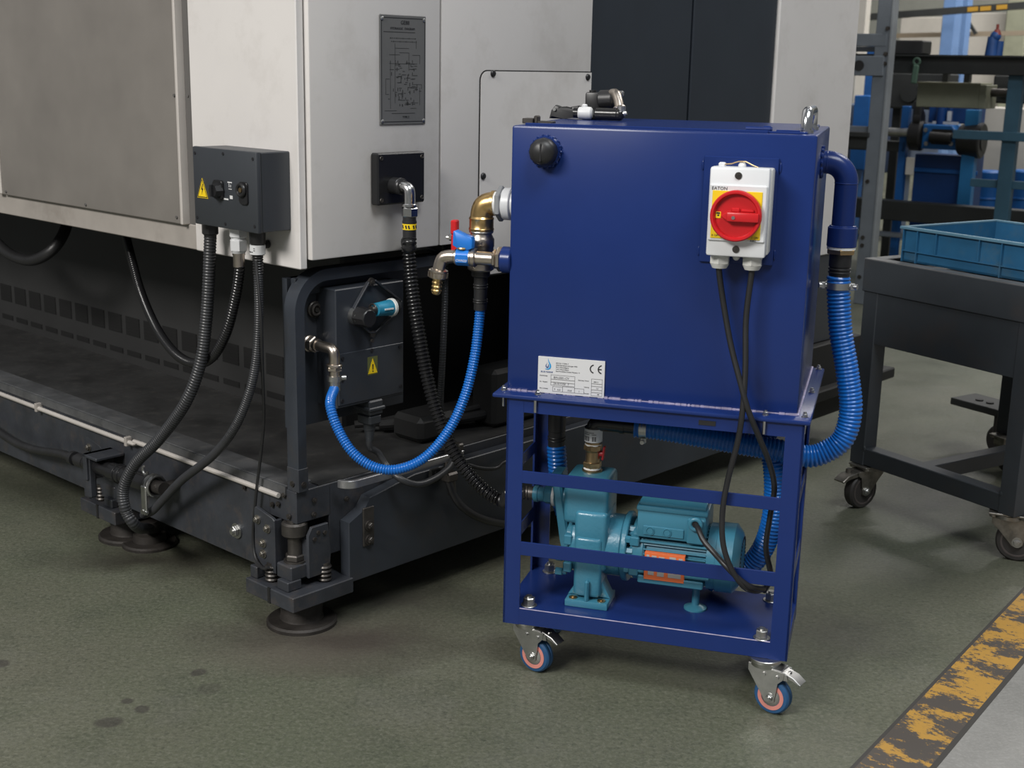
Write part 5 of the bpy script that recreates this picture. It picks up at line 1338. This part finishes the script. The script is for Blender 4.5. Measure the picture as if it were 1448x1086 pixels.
part(hc, 'clamp', b, zinc)


# ================================================================== the rolling work table on the right
ZL = .12
TW, TD = .527, .66
ZT = (0.6764 + 0.6735) / 2
ZA = (0.5959 + 0.583) / 2
ZC = (0.4583 + 0.4501) / 2
ZR1 = (0.1719 + 0.1651) / 2
tb_ = thing('work_table', 'dark grey steel work table on casters at the right, carrying a blue crate', 'table', T, (TW / 2, TD / 2, 0))
lw = .048
b = B(); b.box(-.004, TW + .004, -.004, .022, ZA, ZT, .002); b.box(-.004, .022, .02, TD, ZA, ZT, .002); b.box(TW - .022, TW + .004, .02, TD, ZA, ZT, .002); b.box(-.004, TW + .004, TD - .02, TD, ZA, ZT, .002)
part(tb_, 'top_rim', b, table_paint)
b = B(); b.box(.018, TW - .018, .018, TD - .015, ZT - .035, ZT - .028); b.box(-.003, TW + .003, -.003, .034, ZT - .0015, ZT + .001); b.box(-.003, .034, .03, TD - .001, ZT - .0015, ZT + .001)
part(tb_, 'table_top', b, table_top)
for x in (0, TW - lw):
    for y in (0, TD - lw):
        b = B(); b.box(x, x + lw, y, y + lw, ZL, ZA + .004, .002); part(tb_, 'leg', b, table_paint)
b = B(); b.box(lw - .001, TW - lw + .002, .002, .010, ZC, ZA + .002, .001); part(tb_, 'front_apron', b, table_paint)
b = B(); b.box(lw - .001, TW - lw + .002, .0015, lw - .004, ZL + .002, ZR1, .002); part(tb_, 'lower_rail', b, table_paint)
b = B(); b.box(lw - .001, TW - lw + .002, TD - lw + .004, TD - .002, ZL + .002, ZR1, .002); part(tb_, 'lower_rail', b, table_paint)
b = B(); b.box(.205, .245, lw - .006, TD - lw + .006, ZL + .006, ZR1 - .002, .002); part(tb_, 'lower_rail', b, table_paint)
b = B(); b.box(.002, .012, lw - .001, TD - lw + .001, ZA - .06, ZA + .002, .001); part(tb_, 'side_apron', b, table_paint)
for z, x in ((ZR1 - .012, lw - .003), (ZR1 - .010, TW - lw + .004)):
    b = B(); b.ball((x, .002, z + .01), .007, .003, .009, 8); part(tb_, 'weld', b, table_paint)
def table_caster(x, y, rot):
    T_ = Matrix.Translation((x, y, 0)) @ Matrix.Rotation(rot, 4, 'Z'); R = .050
    b = B(); b.T = T_; b.box(-.045, .045, -.032, .032, ZL - .005, ZL, .001); b.cyl((0, 0, ZL - .014), (0, 0, ZL - .005), .036, n=28)
    for i in (-1, 1):
        for j in (-1, 1): b.hexn((i * .036, j * .024, ZL - .011), (0, 0, 1), .008, .006)
    cs = part(tb_, 'caster', b, bpy.data.materials['oily_zinc'])
    b = B(); b.T = T_
    for s in (-1, 1):
        b.prism([(-.036, ZL - .012), (-.034, ZL - .026), (.014, .040), (.026, .036), (.040, .043), (.046, ZL - .030), (.058, ZL - .024), (.060, ZL - .014)], (0, s * .020, 0), (1, 0, 0), (0, 0, 1), -.0014, .0014, .0006)
    b.box(-.036, .055, -.0215, .0215, ZL - .0155, ZL - .012, .001)
    b.prism([(-.036, ZL - .012), (-.036, ZL - .028), (-.008, .066), (-.005, .070), (-.028, ZL - .024), (-.028, ZL - .012)], (0, -.020, 0), (1, 0, 0), (0, 0, 1), -.040, 0)
    part(cs, 'fork', b, bpy.data.materials['oily_zinc'])
    b = B(); b.T = T_
    b.lathe((.026, -.015, R), (0, 1, 0), [(R - .012, 0), (R - .004, .0005), (R, .005), (R, .025), (R - .004, .0295), (R - .012, .030)], 44)
    part(cs, 'wheel', b, tyre_dark, 'dark rubber wheel')
    b = B(); b.T = T_
    for s in (-1, 1): b.lathe((.026, s * .0145, R), (0, s, 0), [(.0385, 0), (.0385, .0012), (.0345, .0012), (.032, -.003), (.016, -.002), (.013, .003)], 40)
    part(cs, 'hub', b, hub_dark)
    b = B(); b.T = T_
    for s in (-1, 1): b.cyl((.026, s * .021, R), (.026, s * .0235, R), .0125, n=20); b.hexn((.026, s * .0235, R), (0, s, 0), .009, .005); b.cyl((.026, s * .0285, R), (.026, s * .032, R), .0042, n=12)
    part(cs, 'axle', b, zinc)
    b = B(); b.T = T_
    b.prism([(.02, ZL - .018), (.060, ZL - .014), (.094, ZL - .020), (.112, ZL - .032), (.110, ZL - .036), (.088, ZL - .028), (.055, ZL - .024), (.02, ZL - .026)], (0, -.018, 0), (1, 0, 0), (0, 0, 1), -.036, 0, .0015)
    b.cyl((.070, -.006, ZL - .018), (.070, -.006, ZL - .006), .008, n=12); b.cyl((.05, -.024, ZL - .025), (.05, -.021, ZL - .025), .006, n=12)
    part(cs, 'brake_lever', b, bpy.data.materials['oily_zinc'])
table_caster(.040, .034, math.radians(57.35 + 180 + 32))
table_caster(TW - .040, .034, math.radians(57.35 - 22))
table_caster(.040, TD - .04, math.radians(80))
table_caster(TW - .04, TD - .04, math.radians(60))

# blue stacking crate
ZK = ZT + .001
c0 = Vec((0.6964, -0.6707, 0.8)); 
c0 = Vec((0.905, -0.9135, 0.845))
zk1 = None
KX0, KY0 = .062, .050
q_bot = (0.0766, 0.05, 0.6717); q_top = (0.0773, 0.042, 0.7657)
KX0 = q_bot[0]; ZKT = q_top[2]
KW, KD = .44, .36
cr = thing('stacking_crate', 'open blue plastic stacking crate on the dark work table', 'crate', T, (KX0 + KW / 2, KY0 + KD / 2, ZK))
b = B(); w = .004
b.box(KX0, KX0 + KW, KY0, KY0 + w, ZK, ZKT - .004); b.box(KX0, KX0 + KW, KY0 + KD - w, KY0 + KD, ZK, ZKT - .004); b.box(KX0, KX0 + w, KY0, KY0 + KD, ZK, ZKT - .004); b.box(KX0 + KW - w, KX0 + KW, KY0, KY0 + KD, ZK, ZKT - .004)
b.box(KX0, KX0 + KW, KY0, KY0 + KD, ZK, ZK + .005)
part(cr, 'crate_body', b, crate_blue)
b = B(); e = .010
b.box(KX0 - e, KX0 + KW + e, KY0 - e, KY0 + w, ZKT - .007, ZKT, .001); b.box(KX0 - e, KX0 + KW + e, KY0 + KD - w, KY0 + KD + e, ZKT - .007, ZKT, .001); b.box(KX0 - e, KX0 + w, KY0, KY0 + KD, ZKT - .007, ZKT, .001); b.box(KX0 + KW - w, KX0 + KW + e, KY0, KY0 + KD, ZKT - .007, ZKT, .001)
part(cr, 'rim', b, mat('crate_rim_plastic', (.075, .16, .22), .45, var=.2))
b = B(); hk = ZKT - ZK
for x in (0, .045, .105, .235, .30, .42, KW - .004): b.box(KX0 + x, KX0 + x + .003, KY0 - .008, KY0 + .001, ZK + (.30 * hk if 0 < x < .4 and x not in (.045, .30) else .0), ZKT - .005)
b.box(KX0, KX0 + KW, KY0 - .0075, KY0 + .001, ZK + hk * .30, ZK + hk * .33); b.box(KX0 - .0075, KX0 + .001, KY0, KY0 + KD, ZK + hk * .30, ZK + hk * .33)
for y in (.01, .1, .2, .3): b.box(KX0 - .008, KX0 + .001, KY0 + y, KY0 + y + .003, ZK, ZKT - .005)
part(cr, 'ribs', b, crate_blue)

# dark trolley behind the table
tq = Vec((1.4999, 3.9148, 0)); tq.z = 0
tr = thing('trolley', 'black trolley foot plate on a small caster behind the work table', 'trolley', T, T.m.inverted() @ tq)
tl = T.m.inverted() @ tq
def TL(x, y, z): return (tl.x + x, tl.y + y, z)
pz_ = .155
b = B(); b.box(tl.x - .13, tl.x + .25, tl.y - .05, tl.y + .07, pz_ - .022, pz_, .002); pt_ = part(tr, 'foot_plate', b, rack_dark)
b = B()
for x in (-.06, -.02): b.cyl((tl.x + x, tl.y + .0, pz_), (tl.x + x, tl.y, pz_ + .004), .012, n=14)
part(pt_, 'plate_bolts', b, void_black)
b = B(); b.box(tl.x + .03, tl.x + .12, tl.y + .0, tl.y + .08, pz_, .80, .003); part(tr, 'post', b, rack_dark)
b = B(); b.prism([(0, 0), (.10, 0), (.10, -.12), (.06, -.10), (.02, -.05)], (tl.x + .12, tl.y + .02, .55), (1, 0, 0), (0, 0, 1), -.02, 0); part(tr, 'gusset', b, rack_dark)
b = B(); b.cyl((tl.x + .04, tl.y - .02, .05), (tl.x + .04, tl.y + .015, .05), .05, n=28, bev=.006); b.box(tl.x + .02, tl.x + .06, tl.y - .03, tl.y + .025, .05, pz_ - .02, .004); part(tr, 'caster', b, tyre_dark)
b = B(); b.cyl((tl.x + .20, tl.y - .02, .05), (tl.x + .20, tl.y + .015, .05), .05, n=28, bev=.006); b.box(tl.x + .18, tl.x + .22, tl.y - .03, tl.y + .025, .05, pz_ - .02, .004); part(tr, 'caster', b, tyre_dark)


# ================================================================== racks and machines in the back of the hall
def kx(p): return p[0]
rk = thing('storage_rack', 'tall grey steel rack post with short cross arms behind the tank pipe', 'rack', K, (-.02, 0, 0))
b = B(); b.box(-.062, .012, -.03, .03, 0, 2.6, .003); part(rk, 'post', b, rack_grey)
b = B(); b.box(.008, .020, -.034, .034, 0, 2.6, .002); part(rk, 'post_flange', b, mat('rack_light_grey', (.26, .28, .30), .45, .2, var=.15))
for z in (.14, .30, .34, .62):
    b = B(); b.cyl((-.04, -.03, z), (-.04, -.036, z), .010, n=10); part(rk, 'bolt', b, dark_steel)
for z in (1.355, 1.235, 1.19):
    b = B(); b.cyl((-.002, -.03, z), (-.002, -.040, z), .010, n=8); part(rk, 'bolt', b, dark_steel)
for z0, z1, y in ((1.27, 1.33, -.02), (1.13, 1.225, -.03), (.855, .885, .02), (1.245, 1.27, .03)):
    b = B(); b.box(-1.2, -.005 if y < 0 else -.06, y - .012, y + .012, z0, z1, .003); part(rk, 'cross_arm', b, rack_grey)
b = B(); b.box(-1.2, -.05, -.045, .06, .835, .858, .002); b.box(-1.2, -.06, -.02, .06, .78, .835); part(rk, 'shelf', b, rack_dark)
b = B(); b.cyl((-.128, -.031, 1.178), (-.128, -.045, 1.178), .026, n=16); part(rk, 'black_knob', b, black_rubber)

hb = thing('overhead_beam', 'heavy black steel beam running across the back on a dark post at the right edge', 'beam', K, (.35, .45, 0))
z0, z1 = 1.1458, 1.2397
b = B(); b.box(-.5, 1.6, .40, .52, z0, z1, .003); b.box(-.5, 1.6, .36, .56, z1 - .008, z1); part(hb, 'beam', b, rack_dark)
x = 0.481
b = B(); b.box(x - .02, x + .05, .44, .50, 0, z0, .002); part(hb, 'post', b, rack_teal)
b = B(); b.box(x + .24, x + .31, .44, .50, 0, z0, .002); part(hb, 'post', b, rack_teal)
b = B(); z = 0.8491; b.box(x - .26, x + .8, .42, .45, z - .022, z + .022, .002); part(hb, 'tie_bar', b, rack_teal)
b = B(); z = 0.609; b.box(x - .16, x + .8, .46, .48, z - .02, z + .02, .002); part(hb, 'tie_bar', b, rack_teal)
lk = (0.0252, 0.36, 1.1944)
b = B(); b.torus((lk[0], .35, lk[2] + .01), (0, 1, 0), .016, .006, 20, 6); b.bar((lk[0], .35, lk[2] - .005), (lk[0] - .006, .35, lk[2] - .10), .030, .02, (0, 1, 0), .006)
solo('lifting_hook', b, mat('green_hook_paint', (.06, .11, .08), .5, var=.3), 'small green hook hanging from the black beam', 'hook', K, (lk[0], .35, lk[2]))
p0, p1 = (-0.1187, 0.4, 1.2494), (0.03, 0.4, 1.3102)
b = B(); b.box(p0[0] - .03, p1[0], .40, .55, z1 + .001, p1[2], .006); b.box(p0[0] - .03, p1[0], .395, .405, z1 + .004, z1 + .012)
bn = solo('parts_bin', b, black_rubber, 'black open bin standing on the black beam next to the grey post', 'bin', K, (p0[0], .47, z1))
vv = (0.3839, 0.42, 1.3027)
b = B(); b.cyl((vv[0] - .01, .42, z1), (vv[0] - .01, .42, z1 + .09), .034, .026, n=16); b.cyl((vv[0] + .02, .42, z1), (vv[0] + .025, .42, z1 + .07), .022, .018, n=14); b.ball((vv[0], .42, z1 + .092), .027, n=12)
bl = thing('blue_valve', 'small dark blue valve with red top standing on the black beam', 'valve', K, (vv[0], .42, z1)); part(bl, 'valve_body', b, mat('valve_blue', (.01, .06, .22), .5, var=.3))
b = B(); b.cyl((vv[0] + .005, .42, z1 + .10), (vv[0] + .005, .42, z1 + .125), .022, .012, n=14); b.cyl((vv[0] + .005, .42, z1 + .12), (vv[0] + .005, .42, z1 + .15), .007, n=10); part(bl, 'red_top', b, mat('dull_red', (.22, .035, .025), .5))

# green-grey box
p0, p1 = (-0.0419, 0.6, 1.0983), (0.3011, 0.6, 0.975)
gb_ = thing('terminal_case', 'long green-grey metal case hanging under the black beam', 'case', K, (p0[0], .7, p1[2]))
b = B(); b.box(p0[0], p1[0] - .02, .60, .80, p1[2], p0[2], .004); part(gb_, 'case_body', b, olive)
b = B(); b.box(p0[0] - .004, p1[0] - .016, .594, .806, p0[2] - .004, p0[2] + .006, .002); part(gb_, 'case_lid', b, mat('case_lid_paint', (.27, .265, .19), .5))
b = B(); b.box(p1[0] - .021, p1[0] + .014, .60, .80, p1[2], p0[2] - .003, .003); b.cyl((p1[0] + .0, .60, (p0[2] + p1[2]) / 2), (p1[0] + .0, .597, (p0[2] + p1[2]) / 2), .018, n=12); part(gb_, 'case_end', b, olive)
b = B(); zc = (p0[2] + p1[2]) / 2 + .02; b.cyl((p1[0] + .014, .70, zc), (p1[0] + .26, .70, zc), .022, n=14); b.cyl((p1[0] + .12, .70, zc), (p1[0] + .16, .70, zc), .045, n=14); part(gb_, 'shaft', b, dark_steel)
b = B(); b.box(p0[0] + .1, p0[0] + .13, .68, .72, p0[2], z0); b.box(p1[0] - .13, p1[0] - .1, .68, .72, p0[2], z0); part(gb_, 'hanger', b, rack_dark)

# blue press
def kp(px, py, y): return None
pr_ = thing('blue_press', 'blue press machine with black rollers on the shaft, under the green-grey case', 'machine', K, (.2, 1.2, 0))
a0, a1 = (-0.2084, 1.2, 0.7038), (0.0879, 1.2, 0.3803)
b = B(); b.box(a0[0] - .01, a1[0] + .03, 1.2, 1.40, 0, a0[2] - .01, .004); part(pr_, 'press_body', b, deep_blue)
b = B(); zz = 0.604; b.box(a0[0] - .06, a1[0] + .06, 1.185, 1.2, zz - .012, zz + .012, .003); part(pr_, 'body_rail', b, mid_blue)
xq0, xq1 = -0.2736, -0.2368
b = B(); b.box(xq0 - .02, xq1 - .015, 1.12, 1.17, .02, 0.9629, .003); part(pr_, 'column', b, mid_blue)
xq0, xq1 = 0.095, 0.1535
b = B(); b.box(xq0 - .015, xq1, 1.08, 1.14, .02, 0.9561, .003); part(pr_, 'column', b, mat('bright_blue_paint', (.015, .15, .36), .45, var=.15))
h0, h1 = (-0.1496, 1.05, 0.8666), (0.0503, 1.05, 0.7315)
b = B(); b.prism([(0, 0), (h1[0] - h0[0], 0), (h1[0] - h0[0] + .01, (h0[2] - h1[2]) * .6), (h1[0] - h0[0] - .04, h0[2] - h1[2]), (.0, h0[2] - h1[2])], (h0[0], 1.20, h1[2]), (1, 0, 0), (0, 0, 1), 0, .12, .004)
hs = part(pr_, 'bearing_housing', b, mat('housing_blue', (.008, .12, .38), .4, var=.15))
b = B(); hm = (h0[2] + h1[2]) / 2; b.cyl((h0[0] + .05, 1.07, hm), (h1[0] - .03, 1.07, hm - .004), .032, n=16); b.box(h0[0] + .055, h1[0] - .03, 1.075, 1.09, hm - .04, hm + .045)
part(hs, 'shaft', b, void_black)
for x, z in ((h0[0] + .02, h0[2] - .03), (h0[0] + .03, h1[2] + .03), (h1[0] - .03, h1[2] + .035), (h1[0] - .02, h0[2] - .05)):
    b = B(); b.cyl((x, 1.08, z), (x, 1.065, z), .012, n=8); part(hs, 'bolt', b, zinc)
xr0 = h0[0] - .085
b = B(); b.cyl((xr0, 1.14, hm), (xr0 + .075, 1.14, hm), .085, n=24, bev=.01); b.cyl((xr0 + .02, 1.14, hm + .09), (xr0 + .06, 1.14, hm + .09), .05, n=18); b.box(xr0 + .01, xr0 + .06, 1.10, 1.16, hm, hm + .2, .01); part(pr_, 'roller', b, black_rubber)
b = B(); b.cyl((h1[0] + .0, 1.12, hm - .01), (h1[0] + .13, 1.12, hm - .01), .085, .10, n=24, bev=.008); b.cyl((h1[0] + .128, 1.12, hm - .01), (h1[0] + .135, 1.12, hm - .01), .055, n=20); part(pr_, 'roller', b, black_rubber)
b = B(); b.box(h0[0] - .03, h1[0] + .05, 1.25, 1.40, h0[2] + .005, h0[2] + .16, .004); b.cyl((h0[0] + .06, 1.2, h0[2]), (h0[0] + .06, 1.2, h0[2] + .12), .028, n=14); b.cyl((h0[0] + .11, 1.2, h0[2]), (h0[0] + .11, 1.2, h0[2] + .09), .012, n=12); part(pr_, 'upper_block', b, deep_blue)
b = B(); b.box(h0[0] + .02, h0[0] + .16, 1.18, 1.21, h0[2] + .002, h0[2] + .016); b.box(h0[0] + .10, h0[0] + .12, 1.18, 1.21, h0[2] + .02, h0[2] + .075); part(pr_, 'tie_plate', b, label_white)
xg = -0.255
b = B(); z = 0.8155; b.cyl((xg - 1.1, 1.1, z), (xg + .02, 1.1, z), .024, n=16); solo('roller_bar', b, zinc, 'light grey horizontal bar behind the grey rack post', 'bar', K, (xg - .5, 1.1, z))
b = B(); z = 0.7627; b.box(xg - 1.1, xg, 1.12, 1.2, z - .06, z + .0, .003); solo('guide_rail', b, rack_dark, 'black rail just below the light grey bar behind the rack post', 'rail', K, (xg - .5, 1.15, z))
tg_ = (-0.2048, 1.1, 0.628)
b = B(); b.box(tg_[0] - .028, tg_[0] + .02, 1.09, 1.10, tg_[2] - .05, tg_[2] + .05, .003); solo('hanging_tag', b, cream, 'small cream tag hanging on the blue press column', 'tag', K, (tg_[0], 1.1, tg_[2]))
# base beam of the line and blue drums
z = 0.4072
b = B(); b.box(-.9, 1.6, .90, 1.0, z - .075, z + .035, .004); solo('floor_beam', b, rack_dark, 'long black base beam low in front of the blue press', 'beam', K, (.3, .95, z))
b = B(); z2 = z - .16; b.box(-.9, 1.6, .92, .98, z2 - .012, z2 + .012, .003)
for x in (-.7, .1, 1.2): b.box(x, x + .05, .93, .97, 0, z2)
for x in (-.6, .9): b.box(x, x + .04, .93, .97, z2, z - .07)
solo('lower_rail', b, rack_grey, 'thin grey rail on short legs below the black base beam', 'rail', K, (.3, .95, 0))
for i, (px, lab) in enumerate(((1392, 'blue drum left of the teal posts at the back right'), (1440, 'blue drum at the right edge behind the teal posts'))):
    b = B(); q = (((-0.0044, 2, 0.3984)), ((0.2073, 2, 0.4139)))[i]; b.cyl((q[0], 2.0, 0), (q[0], 2.0, q[2] + .17), .075, n=24, bev=.01); b.torus((q[0], 2.0, q[2]), (0, 0, 1), .075, .008)
    solo('drum', b, mid_blue, lab, 'drum', K, (q[0], 2.0, 0), 'blue drums')
# cream cabinets
c0, c1 = (-0.1871, 2.4, 0.9397), (-0.018, 2.4, 0.5244)
b = B(); b.box(c0[0] - .03, c1[0] + .02, 2.4, 2.7, 0, c0[2], .004); solo('switch_cabinet', b, cream, 'cream cabinet between the blue press and the teal post', 'cabinet', K, ((c0[0] + c1[0]) / 2, 2.5, 0))
c2 = (0.0072, 2.4, 0.9464)
b = B(); b.box(c2[0], c2[0] + .22, 2.4, 2.7, 0, c0[2], .004); solo('switch_cabinet', b, cream, 'cream cabinet at the right edge behind the teal post', 'cabinet', K, (c2[0] + .1, 2.5, 0))
# slate blue machine blocks behind the post
s0, s1 = (-1.0995, 2.6, 0.9154), (-0.7104, 2.6, 0.4507)
b = B(); b.box(s0[0] - .9, s1[0], 2.6, 3.2, 0.4687, 0.6575, .006); b.box(s0[0] - .8, s1[0] - .02, 2.7, 3.1, 0.6575, 0.9212, .006)
for x in (s0[0], s1[0] - .1): b.box(x, x + .06, 2.65, 2.75, 0, 0.4736)
solo('slate_machine', b, slate, 'slate blue machine housing far behind the grey rack post', 'machine', K, ((s0[0] + s1[0]) / 2, 2.9, 0))
b = B(); s2 = (-0.9807, 2.3, 0.8533); b.box(s2[0] - .05, s2[0] - .02, 2.3, 2.5, 0, 0.5001); b.box(s2[0] - .05, s2[0] + .06, 2.3, 2.5, 0.5001, 0.993, .005); solo('blue_cabinet', b, mid_blue, 'narrow blue cabinet just right of the big machine, behind the rack arms', 'cabinet', K, (s2[0], 2.4, 0))
b = B(); s2 = (-1.4737, 3.4, 1.3625); b.box(s2[0] - .14, s2[0] + .02, 3.4, 3.6, 0, 1.373, .005); solo('white_cabinet', b, cream, 'narrow white cabinet seen between the rack arms', 'cabinet', K, (s2[0], 3.5, 0))
b = B(); s2 = (-1.2758, 3.2, 1.3288); b.box(s2[0] - .05, s2[0] + .07, 3.25, 3.35, 0, 1.3991, .005); solo('blue_column', b, mid_blue, 'short bright blue column between the rack arms', 'column', K, (s2[0], 3.25, 0))
b = B(); s2 = (-1.6175, 4, 1.5933); b.box(s2[0] - .10, s2[0] - .02, 4, 4.1, 0, 3.2, .004); solo('cream_pillar', b, cream, 'cream pillar behind the top of the grey rack', 'pillar', K, (s2[0], 4.05, 0))
# far hall: columns, rails and wall panels
f0 = (-1.6072, 6, 1.5501)
b = B(); b.box(f0[0] - .058, f0[0] + .058, 6.0, 6.2, 0, 3.6, .005); solo('steel_column', b, sky_blue, 'broad light blue steel column at the top right', 'column', K, (f0[0], 6.1, 0))
f1 = (-1.6541, 6.6, 1.5696)
b = B(); b.box(f1[0] - .03, f1[0] + .03, 6.6, 6.75, 0, 3.6, .005); solo('steel_column', b, sky_blue, 'narrow light blue column just right of the broad one', 'column', K, (f1[0], 6.7, 0))
b = B(); b.box(f1[0] - .075, f1[0] - .025, 6.65, 6.8, 0, 3.6); solo('dark_column', b, rack_dark, 'dark column between the two light blue columns', 'column', K, (f1[0] - .11, 6.7, 0))
bm0, bm1 = (-1.8939, 5.4, 1.6336), (-0.7953, 5.4, 1.7094)
b = B(); b.bar((bm0[0] - .3, 5.4, bm0[2] - .01), (bm1[0] + .5, 5.4, bm1[2] + .04), .10, .055); cr_ = thing('crane_rail', 'dark overhead rail with yellow marks across the top right', 'rail', K, (bm0[0] + 1, 5.4, bm0[2])); part(cr_, 'rail', b, rack_dark)
d_ = (Vec((bm1[0], 5.4, bm1[2])) - Vec((bm0[0], 5.4, bm0[2]))).normalized()
b = B()
for px in ((-1.1984, 5.34, 1.6867), (-1.092, 5.34, 1.6918), (-0.9582, 5.34, 1.7023)):
    b.bar(Vec(px) - d_ * .045, Vec(px) + d_ * .04, .02, .036)
part(cr_, 'yellow_marks', b, mat('dull_yellow', (.42, .23, .02), .5))
r0, r1 = (-2.4407, 7, 1.485), (-1.1863, 7, 1.5437)
b = B(); b.bar((r0[0] - 1, 7.0, r0[2]), (r1[0] + 1, 7.0, r1[2] + .02), .05, .045); solo('wall_rail', b, mat('tan_rail', (.25, .20, .14), .5), 'thin tan rail in front of the pale wall panels', 'rail', K, (r0[0], 7, r0[2]))
s0_, s1_ = (-1.7209, 6.9, 1.679), (-1.6102, 6.9, 1.5263)
b = B(); b.bar((s0_[0], 6.9, s0_[2]), (s1_[0], 6.9, s1_[2]), .03, .03); solo('brace', b, rack_dark, 'short dark diagonal brace beside the narrow light blue column', 'brace', K, (s0_[0], 6.9, s1_[2]))
for i, (a0, a1, lab) in enumerate((((-3.084, 9, 1.7729), (-2.6029, 9, 1.3811), 'pale wall panel left of the broad blue column'), ((-2.3586, 9, 1.8163), (-1.8098, 9, 1.3897), 'pale wall panel right of the blue columns'), ((-1.7404, 9, 1.7979), (-1.368, 9, 1.3945), 'pale wall panel at the top right corner'))):
    b = B(); b.box(a0[0] - .02, a1[0], 9.0, 9.1, .2, a0[2], .01); solo('wall_panel', b, mat('pale_wall_panel', (.42, .395, .355), .6, var=.06) if i == 0 else bpy.data.materials['pale_wall_panel'], lab, 'panel', K, (a0[0], 9.05, .2))
u = (-1.6862, 8.6, 1.6347)
b = B(); b.box(u[0] - .12, u[0] + .10, 8.6, 8.8, 0, 4.2, .01); solo('hall_pillar', b, olive, 'green-grey wall pillar at the top right', 'pillar', K, (u[0], 8.7, 0))
d0, d1 = (-0.3139, 1, 1.1193), (-0.1548, 1, 0.9686)
b = B(); b.box(d0[0] - .25, d1[0] - .02, 1.45, 1.75, d1[2] - .03, d0[2] + .03, .01); b.cyl((d0[0] - .05, 1.42, d1[2] + .06), (d0[0] - .05, 1.46, d1[2] + .06), .05, n=20); b.box(d0[0] - .2, d0[0] - .15, 1.6, 1.65, 0, d1[2] - .02)
solo('drive_housing', b, rack_dark, 'black drive housing left of the green-grey case, under the black beam', 'housing', K, (d0[0], 1.6, 0))
e0, e1 = (0.215, 1, 1.1381), (0.4014, 1, 0.9873)
b = B(); b.box(e0[0] + .02, e1[0] + .35, 1.0, 1.2, e1[2] + .01, e0[2] + .01, .01); b.cyl((e0[0] + .10, .97, e0[2] - .06), (e0[0] + .10, 1.01, e0[2] - .06), .045, n=20); b.box(e1[0] + .2, e1[0] + .26, 1.08, 1.14, 0, e1[2] + .02)
solo('drive_housing', b, rack_dark, 'black drive housing right of the green-grey case, behind the teal post', 'housing', K, (e0[0], 1.1, 0))


# ================================================================== light and camera
w = bpy.data.worlds.new('hall'); scene.world = w; w.use_nodes = True
bg = w.node_tree.nodes['Background']; bg.inputs['Color'].default_value = (.92, .96, 1.0, 1); bg.inputs['Strength'].default_value = .155


def lamp(name, x, y, z, sx, sy, power, tx, ty, tz, col=(1, .97, .93)):
    l = bpy.data.lights.new(name, 'AREA'); l.shape = 'RECTANGLE'; l.size = sx; l.size_y = sy; l.energy = power; l.color = col
    o = bpy.data.objects.new(name, l); coll.objects.link(o); o.location = (x, y, z)
    o.rotation_euler = (Vec((tx, ty, tz)) - Vec((x, y, z))).to_track_quat('-Z', 'Y').to_euler()
    return o


lamp('hall_lamp', -3.7, -1.6, 4.3, 2.6, 1.4, 390, -.6, 2.4, .4)
lamp('hall_lamp', 1.3, .1, 4.8, 2.4, 1.4, 150, .6, 2.0, .2, (.95, .98, 1))
lamp('hall_lamp', 3.4, 4.6, 4.8, 2.2, 1.2, 100, 2.8, 5.2, 0)
lamp('hall_lamp', 4.6, 9.5, 4.9, 3, 2, 330, 4.4, 11, .5)
lamp('hall_lamp', 6.5, 12.5, 5.2, 4, 2, 420, 7.2, 18, 1)

cam = bpy.data.cameras.new('camera'); co = bpy.data.objects.new('camera', cam); coll.objects.link(co)
cam.sensor_fit = 'HORIZONTAL'; cam.sensor_width = 36; cam.lens = 36 * 1842.0 / 1448
tilt, roll = math.radians(13.779), math.radians(1.1535)
co.matrix_world = Matrix.Translation((0, 0, 1.15)) @ Matrix.Rotation(PI / 2 - tilt, 4, 'X') @ Matrix.Rotation(roll, 4, 'Z')
cam.clip_start = .05; cam.clip_end = 100
cam.dof.use_dof = True; cam.dof.focus_distance = 2.55; cam.dof.aperture_fstop = 8.0
scene.camera = co
vs_ = scene.view_settings; scene.display_settings.display_device = 'sRGB'
vs_.view_transform = 'Standard'; vs_.look = 'None'; vs_.gamma = 1; vs_.use_curve_mapping = False; vs_.exposure = 0.0
